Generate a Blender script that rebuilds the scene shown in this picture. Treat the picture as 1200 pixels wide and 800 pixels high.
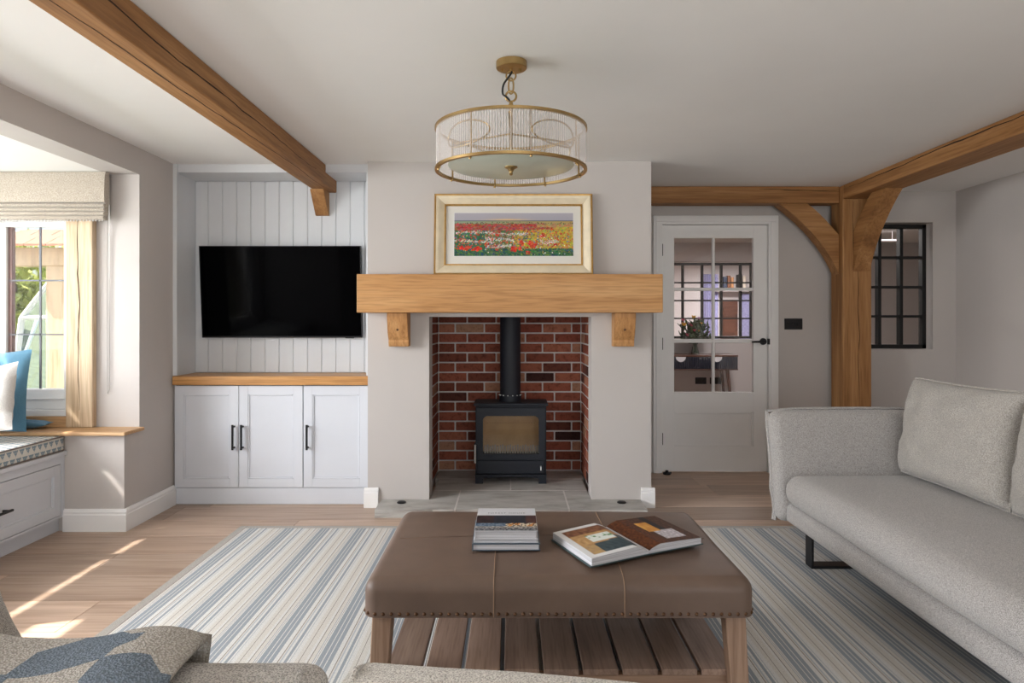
import bpy, bmesh, math, random
from mathutils import Vector, Matrix, noise
R = math.radians
random.seed(7)
for o in list(bpy.data.objects): bpy.data.objects.remove(o)
scene = bpy.context.scene
COL = scene.collection

# ------------------------------------------------------------------ camera
EYE = 1.205
cam_d = bpy.data.cameras.new('camera'); cam = bpy.data.objects.new('camera', cam_d); COL.objects.link(cam)
cam.location = (0, 0, EYE); cam.rotation_euler = (R(90), 0, 0)
cam_d.sensor_width = 36; cam_d.lens = 24; cam_d.shift_y = -23 / 1200; cam_d.clip_start = .05; cam_d.clip_end = 200
scene.camera = cam
# ------------------------------------------------------------------ world, sun, daylight
world = bpy.data.worlds.new('world'); scene.world = world; world.use_nodes = True
wn = world.node_tree; wn.nodes.clear()
sky = wn.nodes.new('ShaderNodeTexSky'); sky.sky_type = 'NISHITA'; sky.sun_disc = False
sky.sun_elevation = R(48); sky.sun_rotation = R(255); sky.air_density = 1.0; sky.dust_density = 2.0
bg = wn.nodes.new('ShaderNodeBackground'); bg.inputs[1].default_value = .18
wo = wn.nodes.new('ShaderNodeOutputWorld')
wn.links.new(sky.outputs[0], bg.inputs[0]); wn.links.new(bg.outputs[0], wo.inputs[0])
SUN_DIR = Vector((1, .30, -1.185)).normalized()
sd = bpy.data.lights.new('sun', 'SUN'); sd.energy = 9.5; sd.angle = R(.55); sd.color = (1, .95, .87)
so = bpy.data.objects.new('sun', sd); COL.objects.link(so); so.location = (-8, -3, 9)
so.rotation_euler = SUN_DIR.to_track_quat('-Z', 'Y').to_euler()
def area(name, loc, rot, sx, sy, power, color):
    d = bpy.data.lights.new(name, 'AREA'); d.shape = 'RECTANGLE'; d.size = sx; d.size_y = sy; d.energy = power; d.color = color
    o = bpy.data.objects.new(name, d); COL.objects.link(o); o.location = loc; o.rotation_euler = rot
    return o
# daylight entering through the bay's long window and through the glazed doors behind the camera
area('bay_daylight', (-4.10, 1.75, 1.75), (0, R(-72), 0), 1.7, 3.0, 200, (.94, .965, 1))
area('garden_door_daylight', (.5, -2.78, 1.15), (R(90), 0, 0), 3.4, 1.9, 80, (.97, .98, 1))
scene.view_settings.view_transform = 'Standard'; scene.view_settings.look = 'None'
scene.view_settings.gamma = 1; scene.view_settings.use_curve_mapping = False
scene.view_settings.exposure = 0.53

# ------------------------------------------------------------------ helpers
def lin(v):
    v /= 255
    return v / 12.92 if v <= .04045 else ((v + .055) / 1.055) ** 2.4
def C(r, g, b): return (lin(r), lin(g), lin(b), 1)
WL = {}
def tag(o, label=None, cat=None, group=None, kind=None):
    if label: o['label'] = label
    if cat: o['category'] = cat
    if group: o['group'] = group
    if kind: o['kind'] = kind
    return o
def thing(name, loc, label, cat, group=None):
    o = bpy.data.objects.new(name, None); COL.objects.link(o); o.location = loc; o.empty_display_size = .1
    WL[o.name] = Vector(loc); return tag(o, label, cat, group)
def merge(bm, t, M=None):
    if M is not None: bmesh.ops.transform(t, matrix=M, verts=t.verts)
    me = bpy.data.meshes.new('t'); t.to_mesh(me); bm.from_mesh(me); bpy.data.meshes.remove(me); t.free()
def nb(): return bmesh.new()
def box(bm, x0, x1, y0, y1, z0, z1, bev=0, seg=2, M=None):
    t = bmesh.new(); bmesh.ops.create_cube(t, size=1)
    for v in t.verts: v.co = ((x0 + x1) / 2 + v.co.x * (x1 - x0), (y0 + y1) / 2 + v.co.y * (y1 - y0), (z0 + z1) / 2 + v.co.z * (z1 - z0))
    if bev: bmesh.ops.bevel(t, geom=t.edges[:], offset=bev, segments=seg, profile=.5, affect='EDGES', clamp_overlap=True)
    merge(bm, t, M); return bm
def frame_of(d):
    d = d.normalized(); a = Vector((0, 0, 1)) if abs(d.z) < .9 else Vector((1, 0, 0))
    u = d.cross(a).normalized(); return u, d.cross(u).normalized()
def tube(bm, pts, r, seg=8, closed=False, caps=True):
    pts = [Vector(p) for p in pts]; n = len(pts); rings = []
    rr = r if hasattr(r, '__len__') else [r] * n
    u = None
    for i, p in enumerate(pts):
        d = (pts[(i + 1) % n] - pts[i - 1]) if closed else (pts[min(i + 1, n - 1)] - pts[max(i - 1, 0)])
        d.normalize()
        if u is None: u, w = frame_of(d)
        else:
            u = (u - d * u.dot(d)); u = u.normalized() if u.length > 1e-6 else frame_of(d)[0]
            w = d.cross(u).normalized()
        w = d.cross(u).normalized()
        rings.append([bm.verts.new(p + (u * math.cos(a) + w * math.sin(a)) * rr[i]) for a in [2 * math.pi * k / seg for k in range(seg)]])
    for i in range(n if closed else n - 1):
        A, B = rings[i], rings[(i + 1) % n]
        for k in range(seg): bm.faces.new((A[k], A[(k + 1) % seg], B[(k + 1) % seg], B[k]))
    if caps and not closed:
        bm.faces.new(rings[0][::-1]); bm.faces.new(rings[-1])
    return bm
def lathe(bm, prof, c, seg=24):
    c = Vector(c); rings = []
    for r, z in prof:
        rings.append([bm.verts.new(c + Vector((r * math.cos(2 * math.pi * k / seg), r * math.sin(2 * math.pi * k / seg), z))) for k in range(seg)] if r > 1e-6 else [bm.verts.new(c + Vector((0, 0, z)))])
    for A, B in zip(rings, rings[1:]):
        for k in range(seg):
            k2 = (k + 1) % seg
            if len(A) == 1 and len(B) == 1: continue
            if len(A) == 1: bm.faces.new((A[0], B[k2], B[k]))
            elif len(B) == 1: bm.faces.new((A[k], A[k2], B[0]))
            else: bm.faces.new((A[k], A[k2], B[k2], B[k]))
    return bm
def prism(bm, poly, axis, a0, a1, bev=0):
    t = bmesh.new()
    def P(p, a):
        return Vector((a, p[0], p[1])) if axis == 'X' else Vector((p[0], a, p[1])) if axis == 'Y' else Vector((p[0], p[1], a))
    A = [t.verts.new(P(p, a0)) for p in poly]; B = [t.verts.new(P(p, a1)) for p in poly]; n = len(poly)
    t.faces.new(A); t.faces.new(B[::-1])
    for i in range(n): t.faces.new((A[i], B[i], B[(i + 1) % n], A[(i + 1) % n]))
    bmesh.ops.recalc_face_normals(t, faces=t.faces[:])
    if bev: bmesh.ops.bevel(t, geom=t.edges[:], offset=bev, segments=2, profile=.5, affect='EDGES', clamp_overlap=True)
    merge(bm, t); return bm
def surf(bm, fn, nu, nv, cu=False):
    V = [[bm.verts.new(fn(i / nu, j / nv)) for j in range(nv + 1)] for i in range(nu if cu else nu + 1)]
    for i in range(nu):
        for j in range(nv):
            a, b = V[i], V[(i + 1) % len(V)]
            bm.faces.new((a[j], b[j], b[j + 1], a[j + 1]))
    return bm
def obj(name, bm, m, parent=None, smooth=0, label=None, cat=None, group=None, kind=None, fix=True, origin=None):
    if fix: bmesh.ops.recalc_face_normals(bm, faces=bm.faces[:])
    lo = Vector([min(v.co[i] for v in bm.verts) for i in range(3)]); hi = Vector([max(v.co[i] for v in bm.verts) for i in range(3)])
    c = Vector(origin) if origin else Vector(((lo.x + hi.x) / 2, (lo.y + hi.y) / 2, lo.z))
    bmesh.ops.translate(bm, vec=-c, verts=bm.verts)
    me = bpy.data.meshes.new(name); bm.to_mesh(me); bm.free()
    for q in (m if isinstance(m, (list, tuple)) else [m]): me.materials.append(q)
    if smooth:
        me.polygons.foreach_set('use_smooth', [True] * len(me.polygons)); me.set_sharp_from_angle(angle=R(smooth))
    return link(name, me, c, parent, label, cat, group, kind)
def link(name, me, c, parent=None, label=None, cat=None, group=None, kind=None):
    o = bpy.data.objects.new(name, me); COL.objects.link(o); c = Vector(c)
    if parent: o.parent = parent; o.location = c - WL[parent.name]
    else: o.location = c
    WL[o.name] = c
    return tag(o, label, cat, group, kind)
def sbox(name, m, b, bev=0, **k):
    bm = nb()
    for q in (b if isinstance(b[0], (list, tuple)) else [b]): box(bm, *q, bev=bev)
    return obj(name, bm, m, **k)
def bez(p0, p1, p2, p3, n):
    out = []
    for i in range(n + 1):
        t = i / n; s = 1 - t
        out.append(Vector(p0) * s ** 3 + Vector(p1) * 3 * s * s * t + Vector(p2) * 3 * s * t * t + Vector(p3) * t ** 3)
    return out

# ------------------------------------------------------------------ materials
MATS = {}
def base(name):
    m = bpy.data.materials.new(name); m.use_nodes = True; nt = m.node_tree
    return m, nt, nt.nodes['Principled BSDF']
def N(nt, t, **k):
    n = nt.nodes.new(t)
    for a, b in k.items(): setattr(n, a, b)
    return n
def ramp(nt, stops, const=False):
    n = N(nt, 'ShaderNodeValToRGB'); e = n.color_ramp
    if const: e.interpolation = 'CONSTANT'
    while len(e.elements) < len(stops): e.elements.new(.5)
    for el, (p, c) in zip(e.elements, stops): el.position = p; el.color = c
    return n
def coords(nt, scale=(1, 1, 1), out='Object'):
    t = N(nt, 'ShaderNodeTexCoord'); mp = N(nt, 'ShaderNodeMapping'); mp.inputs['Scale'].default_value = scale
    nt.links.new(t.outputs[out], mp.inputs[0]); return mp
def bump(nt, b, h, s, d=.002):
    n = N(nt, 'ShaderNodeBump'); n.inputs['Strength'].default_value = s; n.inputs['Distance'].default_value = d
    nt.links.new(h, n.inputs['Height']); nt.links.new(n.outputs[0], b.inputs['Normal'])
def rand_shift(nt, mp):
    oi = N(nt, 'ShaderNodeObjectInfo'); mul = N(nt, 'ShaderNodeVectorMath', operation='MULTIPLY')
    cmb = N(nt, 'ShaderNodeCombineXYZ')
    for i in range(3): nt.links.new(oi.outputs['Random'], cmb.inputs[i])
    nt.links.new(cmb.outputs[0], mul.inputs[0]); mul.inputs[1].default_value = (37, 53, 71)
    nt.links.new(mul.outputs[0], mp.inputs['Location']); return oi
def plain(name, c, rough=.5, metal=0, var=.0, vscale=6, bmp=0, bscale=200, spec=.5, coat=0, alpha=1, emit=0):
    m, nt, b = base(name)
    b.inputs['Roughness'].default_value = rough; b.inputs['Metallic'].default_value = metal
    b.inputs['Specular IOR Level'].default_value = spec; b.inputs['Coat Weight'].default_value = coat
    if emit: b.inputs['Emission Color'].default_value = c; b.inputs['Emission Strength'].default_value = emit
    mp = coords(nt)
    n = N(nt, 'ShaderNodeTexNoise'); n.inputs['Scale'].default_value = vscale; n.inputs['Detail'].default_value = 4
    nt.links.new(mp.outputs[0], n.inputs['Vector'])
    v = max(var, .015)
    r = ramp(nt, [(.3, (c[0] * (1 - v), c[1] * (1 - v), c[2] * (1 - v), 1)), (.7, (min(1, c[0] * (1 + v)), min(1, c[1] * (1 + v)), min(1, c[2] * (1 + v)), 1))])
    nt.links.new(n.outputs['Fac'], r.inputs[0]); nt.links.new(r.outputs[0], b.inputs['Base Color'])
    if bmp:
        n2 = N(nt, 'ShaderNodeTexNoise'); n2.inputs['Scale'].default_value = bscale; n2.inputs['Detail'].default_value = 3
        nt.links.new(mp.outputs[0], n2.inputs['Vector']); bump(nt, b, n2.outputs['Fac'], bmp)
    MATS[name] = m; return m
def wood(name, cols, axis='X', rough=.5, grain=22, bmp=.12, rnd=False, spec=.4):
    """long grain along axis, darker pores and slow colour drift"""
    m, nt, b = base(name); b.inputs['Roughness'].default_value = rough; b.inputs['Specular IOR Level'].default_value = spec
    sc = [grain, grain, grain]; sc['XYZ'.index(axis)] = grain / 14
    mp = coords(nt, sc); oi = rand_shift(nt, mp)
    n = N(nt, 'ShaderNodeTexNoise'); n.inputs['Scale'].default_value = 1; n.inputs['Detail'].default_value = 6; n.inputs['Roughness'].default_value = .62; n.inputs['Distortion'].default_value = .6
    nt.links.new(mp.outputs[0], n.inputs['Vector'])
    r = ramp(nt, [(.28, cols[0]), (.5, cols[1]), (.72, cols[2])]); nt.links.new(n.outputs['Fac'], r.inputs[0])
    sc2 = [grain * 9] * 3; sc2['XYZ'.index(axis)] = grain * .45
    mp2 = coords(nt, sc2); n2 = N(nt, 'ShaderNodeTexNoise'); n2.inputs['Scale'].default_value = 1; n2.inputs['Detail'].default_value = 2
    nt.links.new(mp2.outputs[0], n2.inputs['Vector'])
    mx = N(nt, 'ShaderNodeMix', data_type='RGBA', blend_type='MULTIPLY'); mx.inputs[0].default_value = .55
    r2 = ramp(nt, [(.36, (.62, .56, .5, 1)), (.55, (1, 1, 1, 1))]); nt.links.new(n2.outputs['Fac'], r2.inputs[0])
    nt.links.new(r.outputs[0], mx.inputs[6]); nt.links.new(r2.outputs[0], mx.inputs[7])
    last = mx.outputs[2]
    if rnd:
        h = N(nt, 'ShaderNodeHueSaturation'); mr = N(nt, 'ShaderNodeMapRange'); mr.inputs[3].default_value = .70; mr.inputs[4].default_value = 1.22
        nt.links.new(oi.outputs['Random'], mr.inputs[0]); nt.links.new(mr.outputs[0], h.inputs['Value']); nt.links.new(last, h.inputs['Color']); last = h.outputs[0]
    nt.links.new(last, b.inputs['Base Color']); bump(nt, b, n2.outputs['Fac'], bmp, .001)
    MATS[name] = m; return m
def fabric(name, c1, c2, scale=350, rough=.95, bmp=.5, axis=None, slub=.35):
    m, nt, b = base(name); b.inputs['Roughness'].default_value = rough; b.inputs['Specular IOR Level'].default_value = .15; b.inputs['Sheen Weight'].default_value = .25; b.inputs['Sheen Roughness'].default_value = .6
    mp = coords(nt); n = N(nt, 'ShaderNodeTexNoise'); n.inputs['Scale'].default_value = scale; n.inputs['Detail'].default_value = 2
    nt.links.new(mp.outputs[0], n.inputs['Vector']); r = ramp(nt, [(.38, c1), (.62, c2)])
    w = N(nt, 'ShaderNodeTexVoronoi'); w.inputs['Scale'].default_value = scale * .8; nt.links.new(mp.outputs[0], w.inputs['Vector'])
    mx = N(nt, 'ShaderNodeMath', operation='MULTIPLY_ADD'); mx.inputs[1].default_value = slub
    nt.links.new(w.outputs['Distance'], mx.inputs[0]); nt.links.new(n.outputs['Fac'], mx.inputs[2])
    sb = N(nt, 'ShaderNodeMath', operation='SUBTRACT'); sb.inputs[1].default_value = slub * .45; nt.links.new(mx.outputs[0], sb.inputs[0])
    nt.links.new(sb.outputs[0], r.inputs[0]); nt.links.new(r.outputs[0], b.inputs['Base Color']); bump(nt, b, sb.outputs[0], bmp, .002)
    MATS[name] = m; return m
def glass(name, tint=(1, 1, 1, 1), refl=.08, rough=.0):
    m = bpy.data.materials.new(name); m.use_nodes = True; nt = m.node_tree; nt.nodes.clear()
    t = N(nt, 'ShaderNodeBsdfTransparent'); t.inputs[0].default_value = tint; g = N(nt, 'ShaderNodeBsdfGlossy'); g.inputs['Roughness'].default_value = rough
    g.inputs[0].default_value = (1, 1, 1, 1)
    lw = N(nt, 'ShaderNodeFresnel'); lw.inputs[0].default_value = 1.45
    mr = N(nt, 'ShaderNodeMath', operation='MULTIPLY'); mr.inputs[1].default_value = refl / .04 * .5; nt.links.new(lw.outputs[0], mr.inputs[0])
    mx = N(nt, 'ShaderNodeMixShader'); o = N(nt, 'ShaderNodeOutputMaterial')
    nt.links.new(mr.outputs[0], mx.inputs[0]); nt.links.new(t.outputs[0], mx.inputs[1]); nt.links.new(g.outputs[0], mx.inputs[2]); nt.links.new(mx.outputs[0], o.inputs[0])
    MATS[name] = m; return m

wall_m = plain('greige_paint', C(196, 190, 186), .85, var=.02, vscale=2, bmp=.04, bscale=120, spec=.2)
hallwall_m = plain('hall_paint', C(202, 197, 195), .85, var=.02, vscale=2, spec=.2)
ceil_m = plain('ceiling_paint', C(241, 240, 238), .9, var=.01, vscale=2, bmp=.03, bscale=90, spec=.1)
trim_m = plain('white_trim_paint', C(240, 239, 238), .45, spec=.4)
door_m = plain('door_paint', C(242, 241, 240), .5, bmp=.03, bscale=90, spec=.35)
alc_m = plain('grey_panel_paint', C(212, 214, 217), .55, spec=.35)
cab_m = plain('grey_cabinet_paint', C(214, 217, 224), .45, spec=.4)
seam_m = plain('dark_gap', C(40, 38, 38), .9)
black_m = plain('black_metal', C(22, 22, 25), .42, metal=.3)
steel_m = plain('black_steel', C(18, 19, 19), .5, metal=.2)
stove_m = plain('stove_enamel', C(27, 31, 40), .55, bmp=.05, bscale=300, spec=.4)
brass_m = plain('aged_brass', C(176, 148, 100), .34, metal=1, var=.12, vscale=14)
gold_m = plain('gilt', C(190, 150, 86), .38, metal=.9, var=.15, vscale=30)
silver_m = plain('brushed_steel', C(190, 188, 184), .3, metal=1)
oak_bx = wood('beam_oak_x', [C(120, 80, 44), C(158, 112, 66), C(184, 138, 90)], 'X', .6, 9, .2)
oak_by = wood('beam_oak_y', [C(120, 80, 44), C(158, 112, 66), C(184, 138, 90)], 'Y', .6, 9, .2)
oak_bz = wood('beam_oak_z', [C(120, 80, 44), C(158, 112, 66), C(184, 138, 90)], 'Z', .6, 9, .2)
oak_mx = wood('mantel_oak', [C(168, 118, 66), C(190, 140, 86), C(204, 158, 106)], 'X', .5, 10, .1)
oak_mz = wood('corbel_oak', [C(158, 110, 62), C(186, 136, 84), C(204, 158, 106)], 'Z', .55, 12, .12)
oak_top = wood('worktop_oak', [C(176, 122, 68), C(200, 148, 90), C(214, 168, 112)], 'X', .4, 12, .08)
oak_sill = wood('sill_oak', [C(180, 136, 92), C(204, 164, 120), C(216, 182, 142)], 'X', .45, 12, .08)
oak_pale = wood('pale_oak', [C(176, 150, 122), C(208, 184, 154), C(220, 200, 172)], 'Z', .7, 9, .15)
floor_m = wood('floor_oak', [C(172, 146, 126), C(190, 164, 144), C(204, 180, 161)], 'X', .38, 5, .05, rnd=True)
table_wx = wood('table_wood_x', [C(120, 94, 76), C(146, 118, 98), C(164, 136, 114)], 'X', .5, 12, .12)
table_wy = wood('table_wood_y', [C(126, 102, 88), C(152, 126, 110), C(172, 146, 128)], 'Y', .5, 12, .12, rnd=True)
table_wz = wood('table_wood_z', [C(120, 94, 76), C(146, 118, 98), C(164, 136, 114)], 'Z', .5, 12, .12)
walnut_m = wood('walnut', [C(60, 34, 24), C(92, 54, 36), C(120, 76, 50)], 'X', .45, 12, .05)
leather_m = plain('taupe_leather', C(104, 85, 73), .5, var=.10, vscale=9, bmp=.22, bscale=420, spec=.45)
thread_m = plain('seam_thread', C(150, 122, 98), .8)
sofa_m = fabric('sofa_fabric', C(122, 118, 115), C(190, 185, 181), 480, .95, .6)
sofac_m = fabric('sofa_cushion_fabric', C(124, 119, 114), C(192, 186, 178), 480, .95, .6)
chair_m = fabric('chair_weave', C(128, 123, 117), C(200, 194, 186), 480, .95, .9)
cream_m = fabric('cream_boucle', C(150, 144, 136), C(214, 208, 199), 480, .98, .9)
pipe_m = fabric('brown_piping', C(84, 70, 62), C(120, 104, 94), 300)
white_m = fabric('white_linen', C(190, 186, 182), C(222, 218, 214), 420, .95, .3)
blue_m = fabric('blue_velvet', C(76, 118, 142), C(88, 132, 156), 300, .8, .15)
blind_m = fabric('blind_linen', C(150, 139, 126), C(184, 174, 160), 300, .95, .35)
cord_m = plain('black_cord', C(20, 18, 18), .7)
tan_m = plain('fire_board', C(216, 186, 146), .9, var=.08, vscale=12)
log_m = plain('ash_white', C(180, 176, 170), .9, var=.15, vscale=30)
mortar_m = plain('mortar', C(208, 203, 199), .95, var=.06, vscale=40, bmp=.3, bscale=150)
paper_m = plain('paper', C(226, 224, 222), .7)
bookblue_m = plain('teal_cover', C(52, 72, 74), .5)
screen_m = plain('tv_screen', C(2, 2, 3), .08, spec=.03)
bezel_m = plain('tv_bezel', C(30, 30, 33), .35, metal=.5)
champ_m = plain('champagne_frame', C(228, 214, 186), .45, metal=.1, var=.07, vscale=16)
mat_m = plain('mat_board', C(222, 219, 211), .9)
opal_m = plain('frosted_glass', C(206, 214, 200), .35, spec=.5)
pane_m = glass('window_glass', (1, 1, 1, 1), .004)
door_pane_m = glass('door_glass', (.96, .95, .96, 1), .07)
steel_pane_m = glass('steel_window_glass', (.92, .91, .9, 1), .07)
def rod_material():
    m, nt, b = base('clear_rod'); b.inputs['Base Color'].default_value = C(236, 230, 226); b.inputs['Roughness'].default_value = .12
    t = N(nt, 'ShaderNodeBsdfTransparent'); mx = N(nt, 'ShaderNodeMixShader'); mx.inputs[0].default_value = .30
    nt.links.new(t.outputs[0], mx.inputs[1]); nt.links.new(b.outputs[0], mx.inputs[2]); nt.links.new(mx.outputs[0], nt.nodes['Material Output'].inputs[0]); return m
rod_m = rod_material()
stove_glass_m = glass('stove_glass', (.92, .9, .87, 1), .10, .03)
vase_m = glass('vase_glass', (.8, .86, .82, 1), .12)
green_m = plain('stem_green', C(44, 66, 34), .7, var=.2, vscale=30)
leafy_m = plain('garden_leaf', C(176, 182, 84), .7, var=.3, vscale=2)
bark_m = plain('bark', C(90, 76, 62), .9, var=.2, vscale=20, bmp=.5, bscale=60)
lawn_m = plain('lawn', C(128, 134, 104), .95, var=.25, vscale=8)
brickout_m = plain('red_roof_tile', C(176, 120, 98), .85, var=.15, vscale=10)

def brick_material():
    m, nt, b = base('red_brick'); b.inputs['Roughness'].default_value = .9; b.inputs['Specular IOR Level'].default_value = .2
    mp = coords(nt); oi = rand_shift(nt, mp)
    r = ramp(nt, [(0, C(62, 42, 40)), (.10, C(122, 70, 56)), (.4, C(158, 92, 72)), (.62, C(140, 76, 60)), (.82, C(174, 110, 86)), (1, C(176, 134, 108))])
    nt.links.new(oi.outputs['Random'], r.inputs[0])
    n = N(nt, 'ShaderNodeTexNoise'); n.inputs['Scale'].default_value = 28; n.inputs['Detail'].default_value = 6; n.inputs['Roughness'].default_value = .7; nt.links.new(mp.outputs[0], n.inputs['Vector'])
    r2 = ramp(nt, [(.32, (.5, .46, .46, 1)), (.5, (1, 1, 1, 1)), (.75, (1.15, 1.12, 1.1, 1))]); nt.links.new(n.outputs['Fac'], r2.inputs[0])
    mx = N(nt, 'ShaderNodeMix', data_type='RGBA', blend_type='MULTIPLY'); mx.inputs[0].default_value = .9
    nt.links.new(r.outputs[0], mx.inputs[6]); nt.links.new(r2.outputs[0], mx.inputs[7]); nt.links.new(mx.outputs[2], b.inputs['Base Color'])
    bump(nt, b, n.outputs['Fac'], .7, .006); return m
brick_m = brick_material()
def stone_material():
    m, nt, b = base('grey_sandstone'); b.inputs['Roughness'].default_value = .8
    mp = coords(nt, (4, 10, 10)); oi = rand_shift(nt, mp); n = N(nt, 'ShaderNodeTexNoise'); n.inputs['Scale'].default_value = 1.2; n.inputs['Detail'].default_value = 8; n.inputs['Roughness'].default_value = .65; nt.links.new(mp.outputs[0], n.inputs['Vector'])
    r = ramp(nt, [(.25, C(144, 139, 131)), (.5, C(176, 173, 168)), (.75, C(194, 191, 186))]); nt.links.new(n.outputs['Fac'], r.inputs[0]); nt.links.new(r.outputs[0], b.inputs['Base Color'])
    bump(nt, b, n.outputs['Fac'], .5, .008); return m
stone_m = stone_material()
def rug_material():
    m, nt, b = base('striped_flatweave'); b.inputs['Roughness'].default_value = .95; b.inputs['Specular IOR Level'].default_value = .1
    t = N(nt, 'ShaderNodeTexCoord'); s = N(nt, 'ShaderNodeSeparateXYZ'); nt.links.new(t.outputs['Object'], s.inputs[0])
    d = N(nt, 'ShaderNodeMath', operation='MULTIPLY'); d.inputs[1].default_value = 1 / .208; nt.links.new(s.outputs[0], d.inputs[0])
    f = N(nt, 'ShaderNodeMath', operation='FRACT'); nt.links.new(d.outputs[0], f.inputs[0])
    bl, wh, cr, dk, lb = C(160, 167, 174), C(224, 223, 220), C(218, 214, 207), C(146, 139, 132), C(188, 194, 199)
    st = [(0, bl), (.085, wh), (.10, bl), (.165, wh), (.18, bl), (.255, wh), (.335, dk), (.35, cr), (.375, lb), (.40, wh), (.445, bl), (.50, wh), (.53, lb), (.545, wh), (.62, cr), (.69, dk), (.702, cr), (.80, wh), (.845, dk), (.86, cr), (.93, bl), (.945, wh), (.965, dk), (.975, wh)]
    r = ramp(nt, st, True); nt.links.new(f.outputs[0], r.inputs[0])
    mp = coords(nt, (500, 130, 1)); ck = N(nt, 'ShaderNodeTexNoise'); ck.inputs['Scale'].default_value = 1; ck.inputs['Detail'].default_value = 1; nt.links.new(mp.outputs[0], ck.inputs['Vector'])
    r2 = ramp(nt, [(.36, (.78, .77, .76, 1)), (.6, (1, 1, 1, 1))]); nt.links.new(ck.outputs['Fac'], r2.inputs[0])
    mx = N(nt, 'ShaderNodeMix', data_type='RGBA', blend_type='MULTIPLY'); mx.inputs[0].default_value = .8
    nt.links.new(r.outputs[0], mx.inputs[6]); nt.links.new(r2.outputs[0], mx.inputs[7]); nt.links.new(mx.outputs[2], b.inputs['Base Color'])
    w = N(nt, 'ShaderNodeTexWave', wave_type='BANDS', bands_direction='X'); w.inputs['Scale'].default_value = 60; nt.links.new(t.outputs['Object'], w.inputs['Vector'])
    bump(nt, b, w.outputs['Fac'], .35, .002); return m
rug_m = rug_material(); rugedge_m = fabric('rug_binding', C(142, 136, 128), C(168, 162, 154), 400)
def tri_material():
    """small rows of blue-grey triangles printed on cream cotton"""
    m, nt, b = base('triangle_print_cotton'); b.inputs['Roughness'].default_value = .9; b.inputs['Specular IOR Level'].default_value = .15
    t = N(nt, 'ShaderNodeTexCoord'); s = N(nt, 'ShaderNodeSeparateXYZ'); nt.links.new(t.outputs['Object'], s.inputs[0])
    def math_(op, a, bb=None):
        n = N(nt, 'ShaderNodeMath', operation=op)
        for i, q in enumerate([a, bb]):
            if q is None: continue
            if isinstance(q, (int, float)): n.inputs[i].default_value = q
            else: nt.links.new(q, n.inputs[i])
        return n.outputs[0]
    h = math_('ADD', s.outputs[2], math_('ADD', math_('MULTIPLY', s.outputs[0], -1.0), .3305))       # runs up the front edge and on over the top
    row = math_('MULTIPLY', h, 1 / .0435); ri = math_('FLOOR', row); v = math_('FRACT', row)
    u = math_('FRACT', math_('ADD', math_('MULTIPLY', s.outputs[1], 1 / .046), math_('MULTIPLY', ri, .5)))
    a = math_('MULTIPLY', math_('ABSOLUTE', math_('SUBTRACT', u, .5)), 2.0)
    tri = math_('LESS_THAN', a, math_('SUBTRACT', math_('MULTIPLY', v, 1.15), .06))
    cell = math_('GREATER_THAN', math_('ADD', math_('SINE', math_('MULTIPLY', s.outputs[1], 6.283 / .0115)), math_('SINE', math_('MULTIPLY', h, 6.283 / .014))), -1.35)
    mask = math_('MULTIPLY', math_('MULTIPLY', tri, cell), math_('LESS_THAN', v, .86))
    mx = N(nt, 'ShaderNodeMix', data_type='RGBA'); mx.inputs[6].default_value = C(222, 219, 212); mx.inputs[7].default_value = C(136, 154, 164)
    nt.links.new(mask, mx.inputs[0]); nt.links.new(mx.outputs[2], b.inputs['Base Color'])
    n = N(nt, 'ShaderNodeTexNoise'); n.inputs['Scale'].default_value = 300; nt.links.new(t.outputs['Object'], n.inputs['Vector']); bump(nt, b, n.outputs['Fac'], .2)
    return m
tri_m = tri_material()
def throw_material():
    m, nt, b = base('knitted_throw'); b.inputs['Roughness'].default_value = 1; b.inputs['Specular IOR Level'].default_value = .05
    mp = coords(nt); br = N(nt, 'ShaderNodeTexBrick'); br.offset = .5
    br.inputs['Scale'].default_value = 10; br.inputs['Mortar Size'].default_value = .0; br.inputs['Brick Width'].default_value = 2.1; br.inputs['Row Height'].default_value = 1.15
    s = N(nt, 'ShaderNodeSeparateXYZ'); nt.links.new(mp.outputs[0], s.inputs[0])
    # blue chevron blocks
    w = N(nt, 'ShaderNodeTexVoronoi', distance='MANHATTAN'); w.inputs['Scale'].default_value = 9.5; w.inputs['Randomness'].default_value = .55
    nt.links.new(mp.outputs[0], w.inputs['Vector']); sp = N(nt, 'ShaderNodeSeparateColor'); nt.links.new(w.outputs['Color'], sp.inputs[0])
    r = ramp(nt, [(0, C(126, 138, 150)), (.30, C(196, 191, 183)), (1, C(196, 191, 183))], True); nt.links.new(sp.outputs[0], r.inputs[0])
    n = N(nt, 'ShaderNodeTexVoronoi'); n.inputs['Scale'].default_value = 330; nt.links.new(mp.outputs[0], n.inputs['Vector'])
    r2 = ramp(nt, [(.15, (1.05, 1.05, 1.05, 1)), (.7, (.62, .6, .58, 1))]); nt.links.new(n.outputs['Distance'], r2.inputs[0])
    mx = N(nt, 'ShaderNodeMix', data_type='RGBA', blend_type='MULTIPLY'); mx.inputs[0].default_value = 1
    nt.links.new(r.outputs[0], mx.inputs[6]); nt.links.new(r2.outputs[0], mx.inputs[7]); nt.links.new(mx.outputs[2], b.inputs['Base Color'])
    bump(nt, b, r2.outputs[0], .8, .004); return m
throw_m = throw_material()
def print_material():
    m, nt, b = base('printed_ink'); b.inputs['Roughness'].default_value = .6; b.inputs['Specular IOR Level'].default_value = .2
    a = N(nt, 'ShaderNodeAttribute'); a.attribute_name = 'Col'; nt.links.new(a.outputs['Color'], b.inputs['Base Color']); return m
print_m = print_material()
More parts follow.
